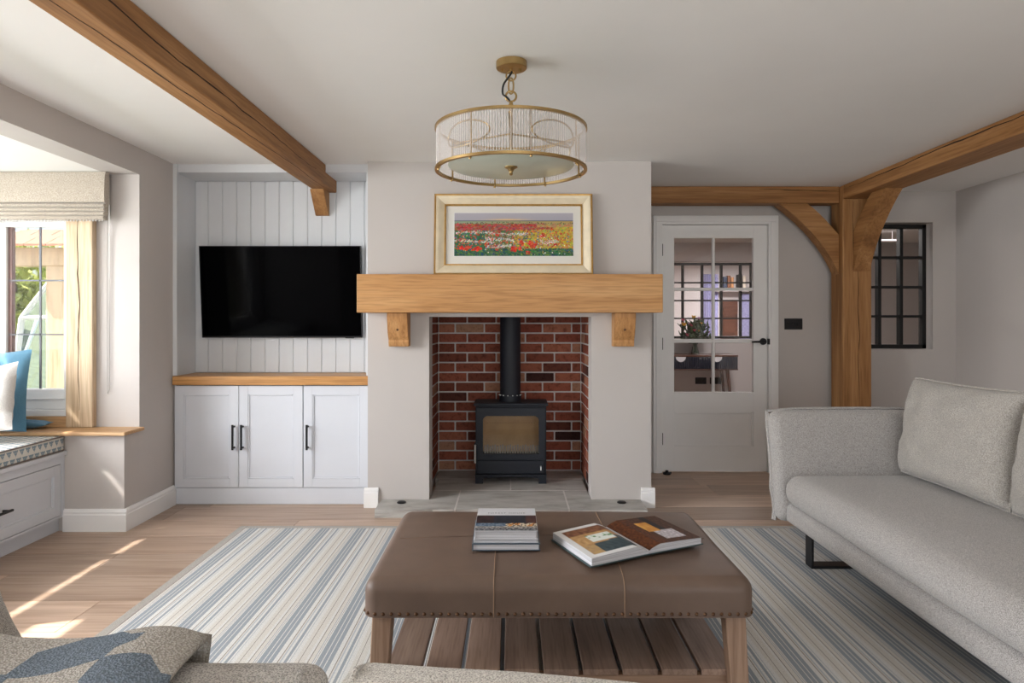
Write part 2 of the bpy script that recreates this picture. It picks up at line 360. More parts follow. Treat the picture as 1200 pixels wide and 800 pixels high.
def printed(name, colfn, posfn, nu, nv, parent, label=None):
    """a flat or curved print: colour per vertex from colfn(u,v) in 0..255"""
    bm = nb(); surf(bm, posfn, nu, nv)
    cols = []
    for i in range(nu + 1):
        for j in range(nv + 1): cols += list(C(*[max(0, min(255, q)) for q in colfn(i / nu, j / nv)]))
    o = obj(name, bm, print_m, parent, label=label, fix=False)
    at = o.data.color_attributes.new('Col', 'FLOAT_COLOR', 'POINT'); at.data.foreach_set('color', cols); return o

def pillow(w, h, t, M, n=22, seed=0, wr=.006, pinch=.06, e=2.4, p=.55, bm=None):
    bm = bm or nb(); tb = bmesh.new()
    for sgn in (1, -1):
        V = []
        for i in range(n + 1):
            row = []
            for j in range(n + 1):
                u = -1 + 2 * i / n; v = -1 + 2 * j / n
                u = math.copysign(abs(u) ** .8, u); v = math.copysign(abs(v) ** .8, v)
                x = w / 2 * u * (1 - pinch * (1 - v * v) ** 1.2); y = h / 2 * v * (1 - pinch * (1 - u * u) ** 1.2)
                f = max(0, (1 - abs(u) ** e) * (1 - abs(v) ** e)) ** p
                z = sgn * t / 2 * f
                if 0 < i < n and 0 < j < n:
                    q = noise.noise(Vector((u * 3.1 + seed * 5.7, v * 3.1, sgn * 2 + seed))); z += q * wr * 2 * f + wr * .8 * noise.noise(Vector((u * 9, v * 9 + seed, sgn)))*f
                row.append(tb.verts.new((x, y, z)))
            V.append(row)
        for i in range(n):
            for j in range(n):
                q = (V[i][j], V[i + 1][j], V[i + 1][j + 1], V[i][j + 1]); tb.faces.new(q if sgn > 0 else q[::-1])
    bmesh.ops.remove_doubles(tb, verts=tb.verts[:], dist=1e-5)
    merge(bm, tb, M); return bm
def pillow_edge(w, h, M, r=.006, pinch=.06, n=14):
    pts = []
    for s in range(4):
        for k in range(n):
            a = -1 + 2 * k / n
            if s == 0: u, v = a, -1
            elif s == 1: u, v = 1, a
            elif s == 2: u, v = -a, 1
            else: u, v = -1, -a
            pts.append(M @ Vector((w / 2 * u * (1 - pinch * (1 - v * v) ** 1.2), h / 2 * v * (1 - pinch * (1 - u * u) ** 1.2), 0)))
    return tube(nb(), pts, r, 6, closed=True)
def axes(o, x, y, z):
    x, y, z = Vector(x).normalized(), Vector(y).normalized(), Vector(z).normalized()
    M = Matrix.Identity(4)
    for i, a in enumerate((x, y, z)):
        for k in range(3): M[k][i] = a[k]
    for k in range(3): M[k][3] = o[k]
    return M
def soft(bm, x0, x1, y0, y1, z0, z1, r=.05, seg=4, puff=(0, 0, 0, 0, 0, 0), cuts=5, M=None, seed=0, wr=.0):
    """rounded upholstered block; puff = bulge of -x,+x,-y,+y,-z,+z faces"""
    t = bmesh.new(); bmesh.ops.create_cube(t, size=1)
    L = (x1 - x0, y1 - y0, z1 - z0)
    for v in t.verts: v.co = Vector((v.co.x * L[0], v.co.y * L[1], v.co.z * L[2]))
    bmesh.ops.bevel(t, geom=t.edges[:], offset=r, segments=seg, profile=.5, affect='EDGES', clamp_overlap=True)
    bmesh.ops.subdivide_edges(t, edges=[e for e in t.edges if e.calc_length() > r * 1.2], cuts=cuts, use_grid_fill=True)
    for v in t.verts:
        a = [2 * v.co[i] / L[i] for i in range(3)]; d = Vector((0, 0, 0))
        for i in range(3):
            j, k = [q for q in range(3) if q != i]
            f = max(0, 1 - a[j] ** 2) * max(0, 1 - a[k] ** 2)
            d[i] += (puff[2 * i + 1] * f if a[i] > 0 else -puff[2 * i] * f) * abs(a[i])
        if wr: d += Vector((0, 0, 1)) * wr * noise.noise(v.co * 4 + Vector((seed, 0, 0)))
        v.co += d
    for v in t.verts: v.co += Vector(((x0 + x1) / 2, (y0 + y1) / 2, (z0 + z1) / 2))
    merge(bm, t, M); return bm

# ================================================================== THE SETTING
CEIL = 2.248; XL = -2.238; XR = 3.55; YB = 5.46; YR = -2.6
ST = dict(kind='structure')
def struct(name, m, boxes, bev=0, **k): return sbox(name, m, boxes, bev=bev, kind='structure', **k)
# floor: wide oak boards laid left to right on a dark sub-floor
fl = struct('floor', seam_m, (-3.4, 3.7, -2.7, 5.50, -.12, -.022), label='wide-board oak floor running across the room')
pl_i = 0
for r_ in range(0, 21):
    y0 = -.65 + .30 * r_; y1 = min(y0 + .30, 5.50)
    if y1 - y0 < .05: continue
    x = -3.4 - random.uniform(0, 1.6)
    while x < 3.7:
        L = random.uniform(1.5, 2.4); a, b = max(x, -3.4), min(x + L, 3.7)
        if b - a > .05:
            sbox('floor_plank', floor_m, (a + .0008, b - .0008, y0 + .0008, y1 - .0008, -.022, 0), bev=.0012, parent=fl)
        x += L
sbox('floor_extension', floor_m, (-3.4, 3.7, -2.7, -.651, -.022, -.0005), parent=fl)
struct('floor_hall', floor_m, (-.6, 7.2, 5.50, 12.2, -.12, -.001))
struct('ceiling', ceil_m, (-2.42, 3.75, -2.75, 5.5, CEIL, CEIL + .12), label='smooth white ceiling')
struct('ceiling_hall', ceil_m, (-.6, 7.2, 5.5, 12.2, CEIL, CEIL + .12))
struct('ceiling_bay', ceil_m, (-3.5, -2.42, .5, 4.3, 2.09, 2.2))
# left wall: header over the bay, pier beside the alcove, solid part behind the camera, low ledge wall
struct('wall_left', wall_m, [(-2.42, XL, .6, 4.10, 2.09, CEIL), (-2.42, XL, 4.10, 4.53, 0, CEIL), (-2.42, XL, -2.7, .6, 0, CEIL)])
struct('wall_bay_ledge', wall_m, (-3.28, XL, 3.94, 4.10, 0, .553))
# far return of the bay, round the window
struct('wall_bay_end', wall_m, [(-2.655, -2.42, 4.10, 4.24, .553, 2.09), (-3.45, -2.655, 4.10, 4.24, 1.86, 2.09), (-3.45, -2.655, 4.10, 4.24, .2, .62), (-3.45, -3.19, 4.10, 4.24, .62, 1.86)])
struct('wall_bay_front', wall_m, [(-3.45, -3.27, .5, 4.10, 0, .62), (-3.45, -3.27, .5, .72, .62, 2.09), (-3.45, -3.27, 3.92, 4.10, .62, 2.09)])
struct('wall_bay_near', wall_m, [(-3.45, -2.42, .48, .60, 0, 2.09)])
struct('wall_right', wall_m, (XR, XR + .15, -2.7, YB, 0, CEIL))
# rear wall with wide glazed doors (behind the camera)
struct('wall_rear', wall_m, [(-2.42, -1.2, -2.72, YR, 0, CEIL), (2.2, XR + .15, -2.72, YR, 0, CEIL), (-1.2, 2.2, -2.72, YR, 2.1, CEIL)])
w5 = thing('window_5', (.5, -2.66, 0), None, None); tag(w5, kind='structure')
sbox('window_frame', trim_m, [(-1.2, -1.1, -2.70, -2.62, 0, 2.1), (2.1, 2.2, -2.70, -2.62, 0, 2.1), (.45, .55, -2.70, -2.62, 0, 2.1), (-1.1, 2.1, -2.70, -2.62, 2.0, 2.1), (-1.1, 2.1, -2.70, -2.62, 0, .08)], parent=w5)
for x0, x1 in ((-1.1, .45), (.55, 2.1)): sbox('glass_pane', pane_m, (x0, x1, -2.662, -2.658, .08, 2.0), parent=w5)
# back wall with door and internal window
struct('wall_back', wall_m, [(.85, 1.165, YB, YB + .12, 0, CEIL), (1.165, 2.076, YB, YB + .12, 2.014, CEIL), (2.076, 2.775, YB, YB + .12, 0, CEIL), (2.775, 3.366, YB, YB + .12, 0, .985), (2.775, 3.366, YB, YB + .12, 2.0, CEIL), (3.366, 3.75, YB, YB + .12, 0, CEIL)])
# chimney breast round the firebox
CY = 4.444
struct('wall_chimney', wall_m, [(-.939, -.5395, CY, 4.62, .0, CEIL), (.517, .906, CY, 4.62, .0, CEIL), (-.5395, .517, CY, 4.62, 1.238, CEIL), (-.939, -.68, 4.62, YB, 0, CEIL), (.645, .906, 4.62, YB, 0, CEIL), (-.68, .645, 5.41, YB + .1, 0, CEIL)], label='plastered greige chimney breast')
# brick lining of the firebox
fb = struct('wall_firebox', mortar_m, [(-.68, -.578, 4.62, 5.41, .0, 1.40), (.543, .645, 4.62, 5.41, 0, 1.40), (-.578, .543, 5.318, 5.41, 0, 1.40), (-.578, .543, 4.62, 5.318, 1.30, 1.40)], label='red brick lining of the fireplace recess')
me_cache = {}
def brick(cx, cy, z0, lx, ly, lz):
    key = (round(lx, 3), round(ly, 3))
    if key not in me_cache:
        bm = box(nb(), -lx / 2, lx / 2, -ly / 2, ly / 2, 0, lz, bev=.004, seg=1)
        me = bpy.data.meshes.new('brick'); bm.to_mesh(me); bm.free(); me.materials.append(brick_m); me_cache[key] = me
    o = link('brick', me_cache[key], (cx, cy, z0), fb)
    o.location.x += random.uniform(-.002, .002) if ly > lx else 0; o.location.y += random.uniform(-.002, .002) if lx > ly else 0
CP, BL, BH, JT = .0762, .2265, .065, .011
for c_ in range(16):
    z0 = .056 + c_ * CP; off = 0 if c_ % 2 else -BL / 2 + .02
    x = -.57 + off
    while x < .535 - .02:
        a, b = max(x, -.568), min(x + BL - JT, .533)
        if b - a > .03: brick((a + b) / 2, 5.3245, z0, round(b - a, 3), .025, BH)
        x += BL
    for sx, xx in ((-1, -.5845), (1, .5495)):
        y = 4.63 + (0 if c_ % 2 else -BL / 2)
        while y < 5.30:
            a, b = max(y, 4.63), min(y + BL - JT, 5.298)
            if b - a > .03: brick(xx, (a + b) / 2, z0, .025, round(b - a, 3), BH)
            y += BL
# alcove: carcass, soffit and vertical tongue-and-groove boards
alc = struct('wall_alcove', alc_m, [(-2.42, -.939, 4.822, 5.02, 0, CEIL), (-2.42, -2.23, 4.53, 4.822, 0, CEIL), (-2.23, -.939, 4.52, 4.822, 2.194, CEIL), (-2.2385, -2.212, 4.505, 4.53, .85, CEIL), (-.965, -.939, 4.52, 4.822, .85, 2.194)], label='pale grey panelled alcove beside the chimney breast')
ed = [-2.23] + [-2.139 + .1 * i for i in range(12)] + [-.965]
bme = {}
for a, b in zip(ed, ed[1:]):
    if b - a < .02: continue
    k = round(b - a, 3)
    if k not in bme:
        bm = box(nb(), -k / 2 + .0005, k / 2 - .0005, -.008, .008, 0, 1.346, bev=.0045, seg=1); me = bpy.data.meshes.new('wall_board'); bm.to_mesh(me); bm.free(); me.materials.append(alc_m); bme[k] = me
    link('wall_board', bme[k], ((a + b) / 2, 4.8145, .848), alc)
# hall and rooms seen through the door and the internal windows
struct('wall_hall_far', hallwall_m, [(-.6, 1.95, 9.0, 9.12, 0, CEIL), (1.95, 3.2, 9.0, 9.12, 0, .97), (1.95, 3.2, 9.0, 9.12, 2.0, CEIL), (3.2, 7.2, 9.0, 9.12, 0, CEIL)])
struct('wall_hall_left', hallwall_m, (-.7, -.6, 5.5, 12.3, 0, CEIL)); struct('wall_hall_right', hallwall_m, (7.2, 7.3, 5.5, 12.3, 0, CEIL))
struct('wall_study', hallwall_m, (-.6, 7.2, 12.2, 12.3, 0, CEIL))
struct('wall_hall_outer', hallwall_m, (3.75, 7.2, 5.46, 5.58, 0, CEIL))

# baseboards: tall board with a stepped moulded top
def bb_prof(o, d): return [(o, 0), (o + d * .022, 0), (o + d * .022, .095), (o + d * .018, .100), (o + d * .018, .112), (o + d * .008, .127), (o, .127)]
def baseboard(name, runs):
    bm = nb()
    for ax, o, d, a0, a1 in runs: prism(bm, bb_prof(o, d), ax, a0, a1)
    return obj(name, bm, trim_m, kind='structure')
# 'Y' prism has polygon (x,z); 'X' prism has polygon (y,z)
baseboard('baseboard_left', [('Y', XL, 1, 3.94, 4.505), ('X', 3.94, -1, -2.58, XL + .022)])
baseboard('baseboard_chimney', [('X', CY, -1, -.961, -.868), ('X', CY, -1, .840, .928), ('Y', .906, 1, CY, YB)])
baseboard('baseboard_back', [('X', YB, -1, 2.125, XR)]); baseboard('baseboard_right', [('Y', XR, -1, -2.5, YB)])
baseboard('baseboard_bay', [('Y', XL, 1, -2.5, .6)])

# ---------------------------------------------------------------- door with six panes
d1 = thing('door_1', (1.62, 5.49, 0), 'white panelled door with six glass panes beside the chimney breast', None); tag(d1, kind='structure'); 
bm = nb()
for x0, x1 in ((1.126, 1.198), (2.044, 2.124)): box(bm, x0, x1, 5.436, YB, 0, 1.985, .004); 
box(bm, 1.126, 2.124, 5.436, YB, 1.982, 2.052, .004)
box(bm, 1.146, 1.180, 5.428, 5.44, 0, 2.0, .003); box(bm, 2.062, 2.104, 5.428, 5.44, 0, 2.0, .003); box(bm, 1.146, 2.104, 5.428, 5.44, 2.002, 2.036, .003)
obj('architrave', bm, trim_m, d1)
sbox('door_jamb', trim_m, [(1.167, 1.199, YB, 5.578, 0, 2.012), (2.043, 2.074, YB, 5.578, 0, 2.012), (1.199, 2.043, YB, 5.578, 1.981, 2.012)], parent=d1)
bm = nb(); yA, yB_ = 5.462, 5.502
for q in ((1.201, 1.297, .008, 1.978), (1.932, 2.041, .008, 1.978), (1.297, 1.932, 1.876, 1.978), (1.297, 1.932, .481, .642), (1.297, 1.932, .008, .208)): box(bm, q[0], q[1], yA, yB_, q[2], q[3], .0015, 1)
for q in ((1.604, 1.625, .642, 1.876), (1.297, 1.604, 1.454, 1.478), (1.625, 1.932, 1.454, 1.478), (1.297, 1.604, 1.037, 1.068), (1.625, 1.932, 1.037, 1.068)): box(bm, q[0], q[1], yA + .004, yB_ - .004, q[2], q[3], .004, 1)
leaf = obj('door_leaf', bm, door_m, d1)
sbox('door_panel', door_m, (1.290, 1.94, yA + .018, yB_ - .012, .2, .49), parent=leaf)
sbox('panel_bead', door_m, [(1.297, 1.309, yA + .007, yA + .019, .208, .481), (1.92, 1.932, yA + .007, yA + .019, .208, .481), (1.309, 1.92, yA + .007, yA + .019, .469, .481), (1.309, 1.92, yA + .007, yA + .019, .208, .22)], bev=.003, parent=leaf)
for x0, x1 in ((1.297, 1.604), (1.625, 1.932)):
    for z0, z1 in ((1.478, 1.876), (1.068, 1.454), (.642, 1.037)):
        sbox('glass_pane', door_pane_m, (x0, x1, 5.480, 5.484, z0, z1), parent=leaf)
for zc in (1.78, 1.03, .27):
    sbox('hinge', black_m, (1.192, 1.206, 5.448, 5.463, zc - .048, zc + .048), bev=.003, parent=d1)
bm = nb(); lathe(bm, [(0, -.012), (.026, -.012), (.028, 0), (0, 0)], (0, 0, 0)); bmesh.ops.transform(bm, matrix=Matrix.Translation((2.008, 5.462, 1.048)) @ Matrix.Rotation(R(-90), 4, 'X'), verts=bm.verts)
bmesh.ops.transform(bm, matrix=Matrix.Identity(4), verts=bm.verts)
tube(bm, [(2.008, 5.455, 1.048), (2.008, 5.415, 1.048), (1.995, 5.408, 1.048), (1.90, 5.408, 1.046)], [.009, .009, .010, .007], 8)
obj('door_handle', bm, black_m, leaf, 40)
sbox('strike_plate', black_m, (2.042, 2.052, 5.430, 5.462, 1.025, 1.071), parent=d1)

# steel-framed internal windows
def steel_window(name, x0, x1, z0, z1, y, xs, zs, label, pm, d=.05):
    w = thing(name, ((x0 + x1) / 2, y, z0), label, None); tag(w, kind='structure')
    bm = nb(); f = .032
    box(bm, x0, x1, y, y + d, z0, z0 + f, .002); box(bm, x0, x1, y, y + d, z1 - f, z1, .002); box(bm, x0, x0 + f, y, y + d, z0, z1, .002); box(bm, x1 - f, x1, y, y + d, z0, z1, .002)
    obj('steel_frame', bm, steel_m, w)
    for x in xs: sbox('glazing_bar', steel_m, (x - .013, x + .013, y + .002, y + d, z0 + f, z1 - f), bev=.002, parent=w)
    for z in zs: sbox('glazing_bar', steel_m, (x0 + f, x1 - f, y + .006, y + d - .004, z - .010, z + .010), bev=.002, parent=w)
    X = [x0 + f] + list(xs) + [x1 - f]; Z = [z0 + f] + list(zs) + [z1 - f]
    for a, b in zip(X, X[1:]):
        for c, e in zip(Z, Z[1:]): sbox('glass_pane', pm, (a + .01, b - .01, y + d * .5, y + d * .5 + .003, c + .01, e - .01), parent=w)
    return w
steel_window('window_2', 2.79, 3.338, .99, 1.99, 5.50, (2.965, 3.14), (1.249, 1.485, 1.724), 'black steel internal window in the wall behind the sofa', steel_pane_m, .055)
steel_window('window_3', 1.95, 3.18, .985, 1.985, 9.0, (2.257, 2.513, 2.767, 3.02), (1.25, 1.486, 1.722), 'black steel internal window above the console table', pane_m, .06)

# bay end window: white frame, leaded glass
w1 = thing('window_1', (-2.92, 4.14, .666), 'white casement window with leaded glass in the bay end wall', None); tag(w1, kind='structure')
bm = nb()
for q in ((-3.19, -2.655, .62, .675), (-3.19, -2.655, 1.81, 1.86), (-2.70, -2.655, .675, 1.81), (-3.19, -3.12, .675, 1.81)): box(bm, q[0], q[1], 4.115, 4.19, q[2], q[3], .004)
obj('window_frame', bm, trim_m, w1)
bm = nb()
for q in ((-3.12, -2.70, .675, .80), (-3.12, -2.70, 1.78, 1.81), (-2.712, -2.70, .80, 1.78), (-3.12, -3.062, .80, 1.78)): box(bm, q[0], q[1], 4.128, 4.18, q[2], q[3], .006)
box(bm, -3.11, -2.706, 4.12, 4.13, .735, .745, .002)
obj('sash', bm, trim_m, w1)
sbox('sash_seal', plain('brown_seal', C(108, 82, 76), .6), (-3.062, -3.040, 4.15, 4.18, .80, 1.78), parent=w1)
lead_m = plain('lead_came', C(98, 100, 104), .6, metal=.3)
for x in (-2.868,): sbox('lead_came', lead_m, (x - .005, x + .005, 4.148, 4.158, .80, 1.78), parent=w1)
for z in (1.128, 1.456): sbox('lead_came', lead_m, (-3.06, -2.712, 4.148, 4.158, z - .0045, z + .0045), parent=w1)
XS = [-3.06, -2.868, -2.712]; ZS = [.80, 1.128, 1.456, 1.78]
for a, b in zip(XS, XS[1:]):
    for c, e in zip(ZS, ZS[1:]): sbox('glass_pane', pane_m, (a, b, 4.151, 4.155, c, e), parent=w1)
# long bay window, out of frame to the left
w4 = thing('window_4', (-3.36, 2.3, .62), None, None); tag(w4, kind='structure')
bm = nb()
for y in (.72, 1.50, 2.29, 3.08, 3.85): box(bm, -3.40, -3.32, y, y + .07, .62, 2.09, .004)
box(bm, -3.40, -3.32, .72, 3.92, .62, .69, .004); box(bm, -3.40, -3.32, .72, 3.92, 2.02, 2.09, .004)
obj('window_frame', bm, trim_m, w4)
for y0, y1 in ((.79, 1.50), (1.57, 2.29), (2.36, 3.08), (3.15, 3.85)): sbox('glass_pane', pane_m, (-3.362, -3.358, y0, y1, .69, 2.02), parent=w4)
# oak window board, apron and post in the bay
bm = nb(); box(bm, -3.27, -2.205, 3.885, 4.10, .555, .576, .006)
obj('trim_1', bm, oak_sill, kind='structure', label='pale oak window board on the bay ledge')
struct('trim_2', oak_sill, (-3.19, -2.655, 4.078, 4.10, .577, .64), bev=.003)
post = obj('window_post', box(nb(), -2.653, -2.493, 4.055, 4.10, .577, 2.088, .006), oak_pale, label='pale oak post with long split beside the bay window', cat='post')
def split(parent, pts, w, nrm, name='split'):
    """a long narrow drying split: a dark sliver following pts, width w, on the face with normal nrm"""
    bm = nb(); n = len(pts); nrm = Vector(nrm); prev = None
    for i, p in enumerate(pts):
        p = Vector(p); d = Vector(pts[min(i + 1, n - 1)]) - Vector(pts[max(i - 1, 0)]); s = d.cross(nrm).normalized()
        ww = w * (.25 + .75 * math.sin(math.pi * (i + .15) / (n - .7))) * random.uniform(.6, 1.2) / 2
        cur = [bm.verts.new(p + s * ww + nrm * .0008), bm.verts.new(p - s * ww + nrm * .0008), bm.verts.new(p - nrm * .004)]
        if prev:
            bm.faces.new((prev[0], cur[0], cur[1], prev[1])); bm.faces.new((prev[1], cur[1], cur[2], prev[2])); bm.faces.new((prev[2], cur[2], cur[0], prev[0]))
        prev = cur
    return obj(name, bm, crack_m, parent)
crack_m = plain('dark_split', C(58, 38, 24), .95)
def jag(p0, p1, n, amp, axis):
    p0, p1 = Vector(p0), Vector(p1); out = []; k = 0
    for i in range(n + 1):
        k += random.uniform(-amp, amp); k *= .8
        q = p0.lerp(p1, i / n); q[axis] += k; out.append(q)
    return out
split(post, jag((-2.577, 4.055, 2.05), (-2.570, 4.055, .68), 22, .006, 0), .006, (0, -1, 0))

# ---------------------------------------------------------------- oak frame
b1 = obj('ceiling_beam', box(nb(), -1.368, -1.234, -.4, 4.806, 2.112, CEIL - .001, .006), oak_by, label='long oak ceiling beam running to the panelled alcove', cat='beam', group='oak beams')
split(b1, jag((-1.296, 1.6, 2.112), (-1.26, 4.6, 2.112), 40, .006, 0), .007, (0, 0, -1))
split(b1, jag((-1.234, .6, 2.19), (-1.234, 4.3, 2.165), 44, .006, 2), .007, (1, 0, 0))
bm = nb(); prism(bm, [(4.65, 2.1115), (4.806, 2.1115), (4.806, 1.95), (4.785, 1.95)], 'X', -1.378, -1.285, .003)
obj('beam_bracket', bm, oak_bz, label='small tapered oak bracket under the end of the ceiling beam', cat='bracket')
b2 = obj('ceiling_beam', box(nb(), .908, 2.519, 5.25, 5.385, 2.118, CEIL - .001, .006), oak_bx, label='short oak beam over the glazed door', cat='beam', group='oak beams')
split(b2, jag((1.9, 5.25, 2.225), (2.5, 5.25, 2.215), 12, .004, 2), .006, (0, -1, 0))
b3 = obj('ceiling_beam', box(nb(), 2.521, 2.74, -.5, 5.197, 2.139, CEIL - .001, .006), oak_by, label='oak ceiling beam running forward from the corner post over the sofa', cat='beam', group='oak beams')
split(b3, jag((2.521, 5.1, 2.215), (2.521, 2.8, 2.225), 36, .004, 2), .009, (-1, 0, 0))
p1 = obj('oak_post', box(nb(), 2.52, 2.74, 5.2, 5.395, 0.001, CEIL - .002, .008), oak_bz, label='thick oak corner post behind the sofa', cat='post')
split(p1, jag((2.635, 5.2, 1.9), (2.64, 5.2, .5), 26, .006, 0), .006, (0, -1, 0)); split(p1, jag((2.60, 5.2, 2.12), (2.60, 5.2, 1.6), 10, .004, 0), .005, (0, -1, 0))
def brace_poly(a_out, a_in, post_a, ztop, z_lo, z_hi, n=10):
    """curved brace in (a,z): lower edge is a shallow arch from the beam (a_out) to the post (z_lo)"""
    low = bez((a_out, ztop, 0), (a_out + (post_a - a_out) * .45, ztop - (ztop - z_lo) * .28, 0), (a_out + (post_a - a_out) * .82, ztop - (ztop - z_lo) * .62, 0), (post_a, z_lo, 0), n)
    up = bez((post_a, z_hi, 0), (post_a + (a_in - post_a) * .35, z_hi + (ztop - z_hi) * .42, 0), (post_a + (a_in - post_a) * .7, z_hi + (ztop - z_hi) * .8, 0), (a_in, ztop, 0), 5)
    return [(p.x, p.y) for p in low + up]
bm = nb(); prism(bm, brace_poly(2.06, 2.275, 2.519, 2.117, 1.573, 1.876), 'Y', 5.262, 5.375)
obj('timber_brace', bm, oak_bx, label='curved oak brace between the corner post and the door beam', cat='brace')
bm = nb(); prism(bm, brace_poly(4.76, 4.94, 5.199, 2.138, 1.589, 1.888), 'X', 2.60, 2.725)
obj('timber_brace', bm, oak_by, label='curved oak brace between the corner post and the beam over the sofa', cat='brace')

# ================================================================== FIREPLACE
he = thing('stone_hearth', (0, 4.7, 0), 'grey sandstone slab hearth in front of the wood stove', 'hearth')
def slab(poly, z0=.0, z1=.05, rough=0):
    t = nb(); prism(t, poly, 'Z', z0, z1)
    bmesh.ops.subdivide_edges(t, edges=[e for e in t.edges if e.calc_length() > .04], cuts=10 if rough else 3, use_grid_fill=True)
    for v in t.verts:
        n = noise.noise(v.co * 9); v.co.z += n * .0015 if v.co.z > z1 - .004 else 0
        if rough and v.co.y < poly[0][1] + .005: v.co.y += .010 * noise.noise(v.co * 45) + .006 * noise.noise(v.co * 110)
    obj('stone_slab', t, stone_m, he, 30)
slab([(-.845, 4.2), (-.356, 4.2), (-.356, 4.676), (-.535, 4.676), (-.535, 4.441), (-.845, 4.441)], rough=1)
slab([(-.348, 4.203), (.348, 4.203), (.348, 4.676), (-.348, 4.676)], rough=1)
slab([(.356, 4.2), (.835, 4.2), (.835, 4.441), (.513, 4.441), (.513, 4.676), (.356, 4.676)], rough=1)
slab([(-.535, 4.684), (-.014, 4.684), (-.014, 5.02), (-.535, 5.02)]); slab([(-.006, 4.684), (.513, 4.684), (.513, 5.02), (-.006, 5.02)])
slab([(-.565, 5.028), (.53, 5.028), (.53, 5.302), (-.565, 5.302)])
sbox('mortar_bed', mortar_m, [(-.357, -.347, 4.21, 4.68, 0, .0505), (.347, .357, 4.21, 4.68, 0, .0505), (-.535, .513, 4.675, 4.685, 0, .0505), (-.015, -.005, 4.68, 5.02, 0, .0505), (-.535, .513, 5.019, 5.029, 0, .0505)], parent=he)
for x, dl in ((-.705, 'cupboards'), (.70, 'glazed door')):
    bm = lathe(nb(), [(0, 0), (.028, 0), (.03, .004), (.022, .010), (0, .010)], (x, 4.36, .0505), 20)
    obj('vent_disc', bm, black_m, smooth=40, label='small black round vent disc on the hearth end towards the ' + dl, cat='vent', group='hearth discs')

# wood stove
sv = thing('wood_stove', (-.009, 5.02, .05), 'black cast wood-burning stove with glass door and flue pipe', 'stove')
X0, X1, Y0, Y1 = -.262, .246, 4.90, 5.155
bm = nb()
box(bm, X0, X0 + .03, Y0, Y1, .10, .602, .003); box(bm, X1 - .03, X1, Y0, Y1, .10, .602, .003); box(bm, X0 + .03, X1 - .03, Y1 - .03, Y1, .10, .602); box(bm, X0 + .03, X1 - .03, Y0, Y1 - .03, .585, .602); box(bm, X0 + .03, X1 - .03, Y0, Y1 - .03, .10, .235)
obj('stove_body', bm, stove_m, sv)
obj('top_plate', box(nb(), -.275, .259, 4.885, 5.165, .602, .622, .005), stove_m, sv)
# door with an arched-corner window
bm = nb(); gx0, gx1, gz0, gz1 = -.208, .192, .262, .535
outer = [(-.250, .222), (.234, .222), (.234, .590), (-.250, .590)]
def rr(x0, x1, z0, z1, r, n=5):
    p = [(x0, z0), (x1, z0)]
    for k in range(n + 1): a = math.pi / 2 * k / n; p.append((x1 - r + r * math.cos(a), z1 - r + r * math.sin(a)))
    for k in range(n + 1): a = math.pi / 2 + math.pi / 2 * k / n; p.append((x0 + r + r * math.cos(a), z1 - r + r * math.sin(a)))
    return p
inner = rr(gx0, gx1, gz0, gz1, .035)
ycs = (4.862, 4.898)
I = [[bm.verts.new((x, y, z)) for x, z in inner] for y in ycs]; O = [[bm.verts.new((x, y, z)) for x, z in outer] for y in ycs]
n = len(inner)
for k in range(n): bm.faces.new((I[0][k], I[0][(k + 1) % n], I[1][(k + 1) % n], I[1][k]))
for k in range(4): bm.faces.new((O[0][k], O[0][(k + 1) % 4], O[1][(k + 1) % 4], O[1][k]))
for L in (0, 1):
    bm.faces.new((O[L][0], O[L][1], I[L][1], I[L][0])); bm.faces.new([O[L][1], O[L][2]] + I[L][2:8][::-1] + [I[L][1]]); bm.faces.new([O[L][2], O[L][3], I[L][8], I[L][7]]); bm.faces.new([O[L][3], O[L][0], I[L][0]] + I[L][8:][::-1])
sdoor = obj('stove_door', bm, stove_m, sv)
sbox('stove_glass', stove_glass_m, (gx0 - .006, gx1 + .006, 4.882, 4.886, gz0 - .006, gz1 + .006), parent=sdoor)
bm = tube(nb(), [(-.252, 4.865, .345), (-.262, 4.838, .345), (-.262, 4.838, .215)], [.006, .006, .006], 8); box(bm, -.256, -.235, 4.845, 4.866, .335, .352)
obj('handle_arm', bm, stove_m, sdoor)
obj('door_handle', tube(nb(), [(-.262, 4.836, .335), (-.262, 4.836, .205)], .0085, 10), silver_m, sdoor, 40, label='slim brushed steel handle')
obj('lower_panel', box(nb(), -.248, .232, 4.868, 4.90, .122, .216, .004), stove_m, sv)
obj('air_lever', tube(nb(), [(.205, 4.868, .178), (.205, 4.845, .176), (.205, 4.84, .152)], .0045, 6), silver_m, sv)
obj('ash_lip', box(nb(), -.262, .246, 4.858, 4.90, .108, .118, .002), stove_m, sv)
for x in (-.262, .190):
    bm = nb(); prism(bm, [(x, .051), (x + .056, .051), (x + .056, .085) if x < 0 else (x + .056, .108), (x + .056, .108), (x, .108)] if x < 0 else [(x, .051), (x + .056, .051), (x + .056, .108), (x, .108), (x, .085)], 'Y', 4.868, 4.90); obj('stove_leg', bm, stove_m, sv)
    obj('stove_leg', box(nb(), x, x + .056, 5.10, 5.15, .051, .108, .003), stove_m, sv)
obj('stove_apron', prism(nb(), [(-.206, .108), (.190, .108), (.190, .085), (.15, .094), (-.01, .098), (-.166, .094), (-.206, .085)], 'Y', 4.872, 4.896), stove_m, sv)
bm = nb(); box(bm, X0 + .031, X1 - .031, Y1 - .05, Y1 - .031, .236, .584); box(bm, X0 + .031, X0 + .045, 4.915, Y1 - .05, .236, .584); box(bm, X1 - .045, X1 - .031, 4.915, Y1 - .05, .236, .584); box(bm, X0 + .045, X1 - .045, 4.95, Y1 - .05, .54, .555)
fbx = obj('fire_brick', bm, tan_m, sv)
bm = nb()
for k in range(19): box(bm, -.186 + k * .0195, -.182 + k * .0195, Y1 - .0515, Y1 - .0495, .448, .452)
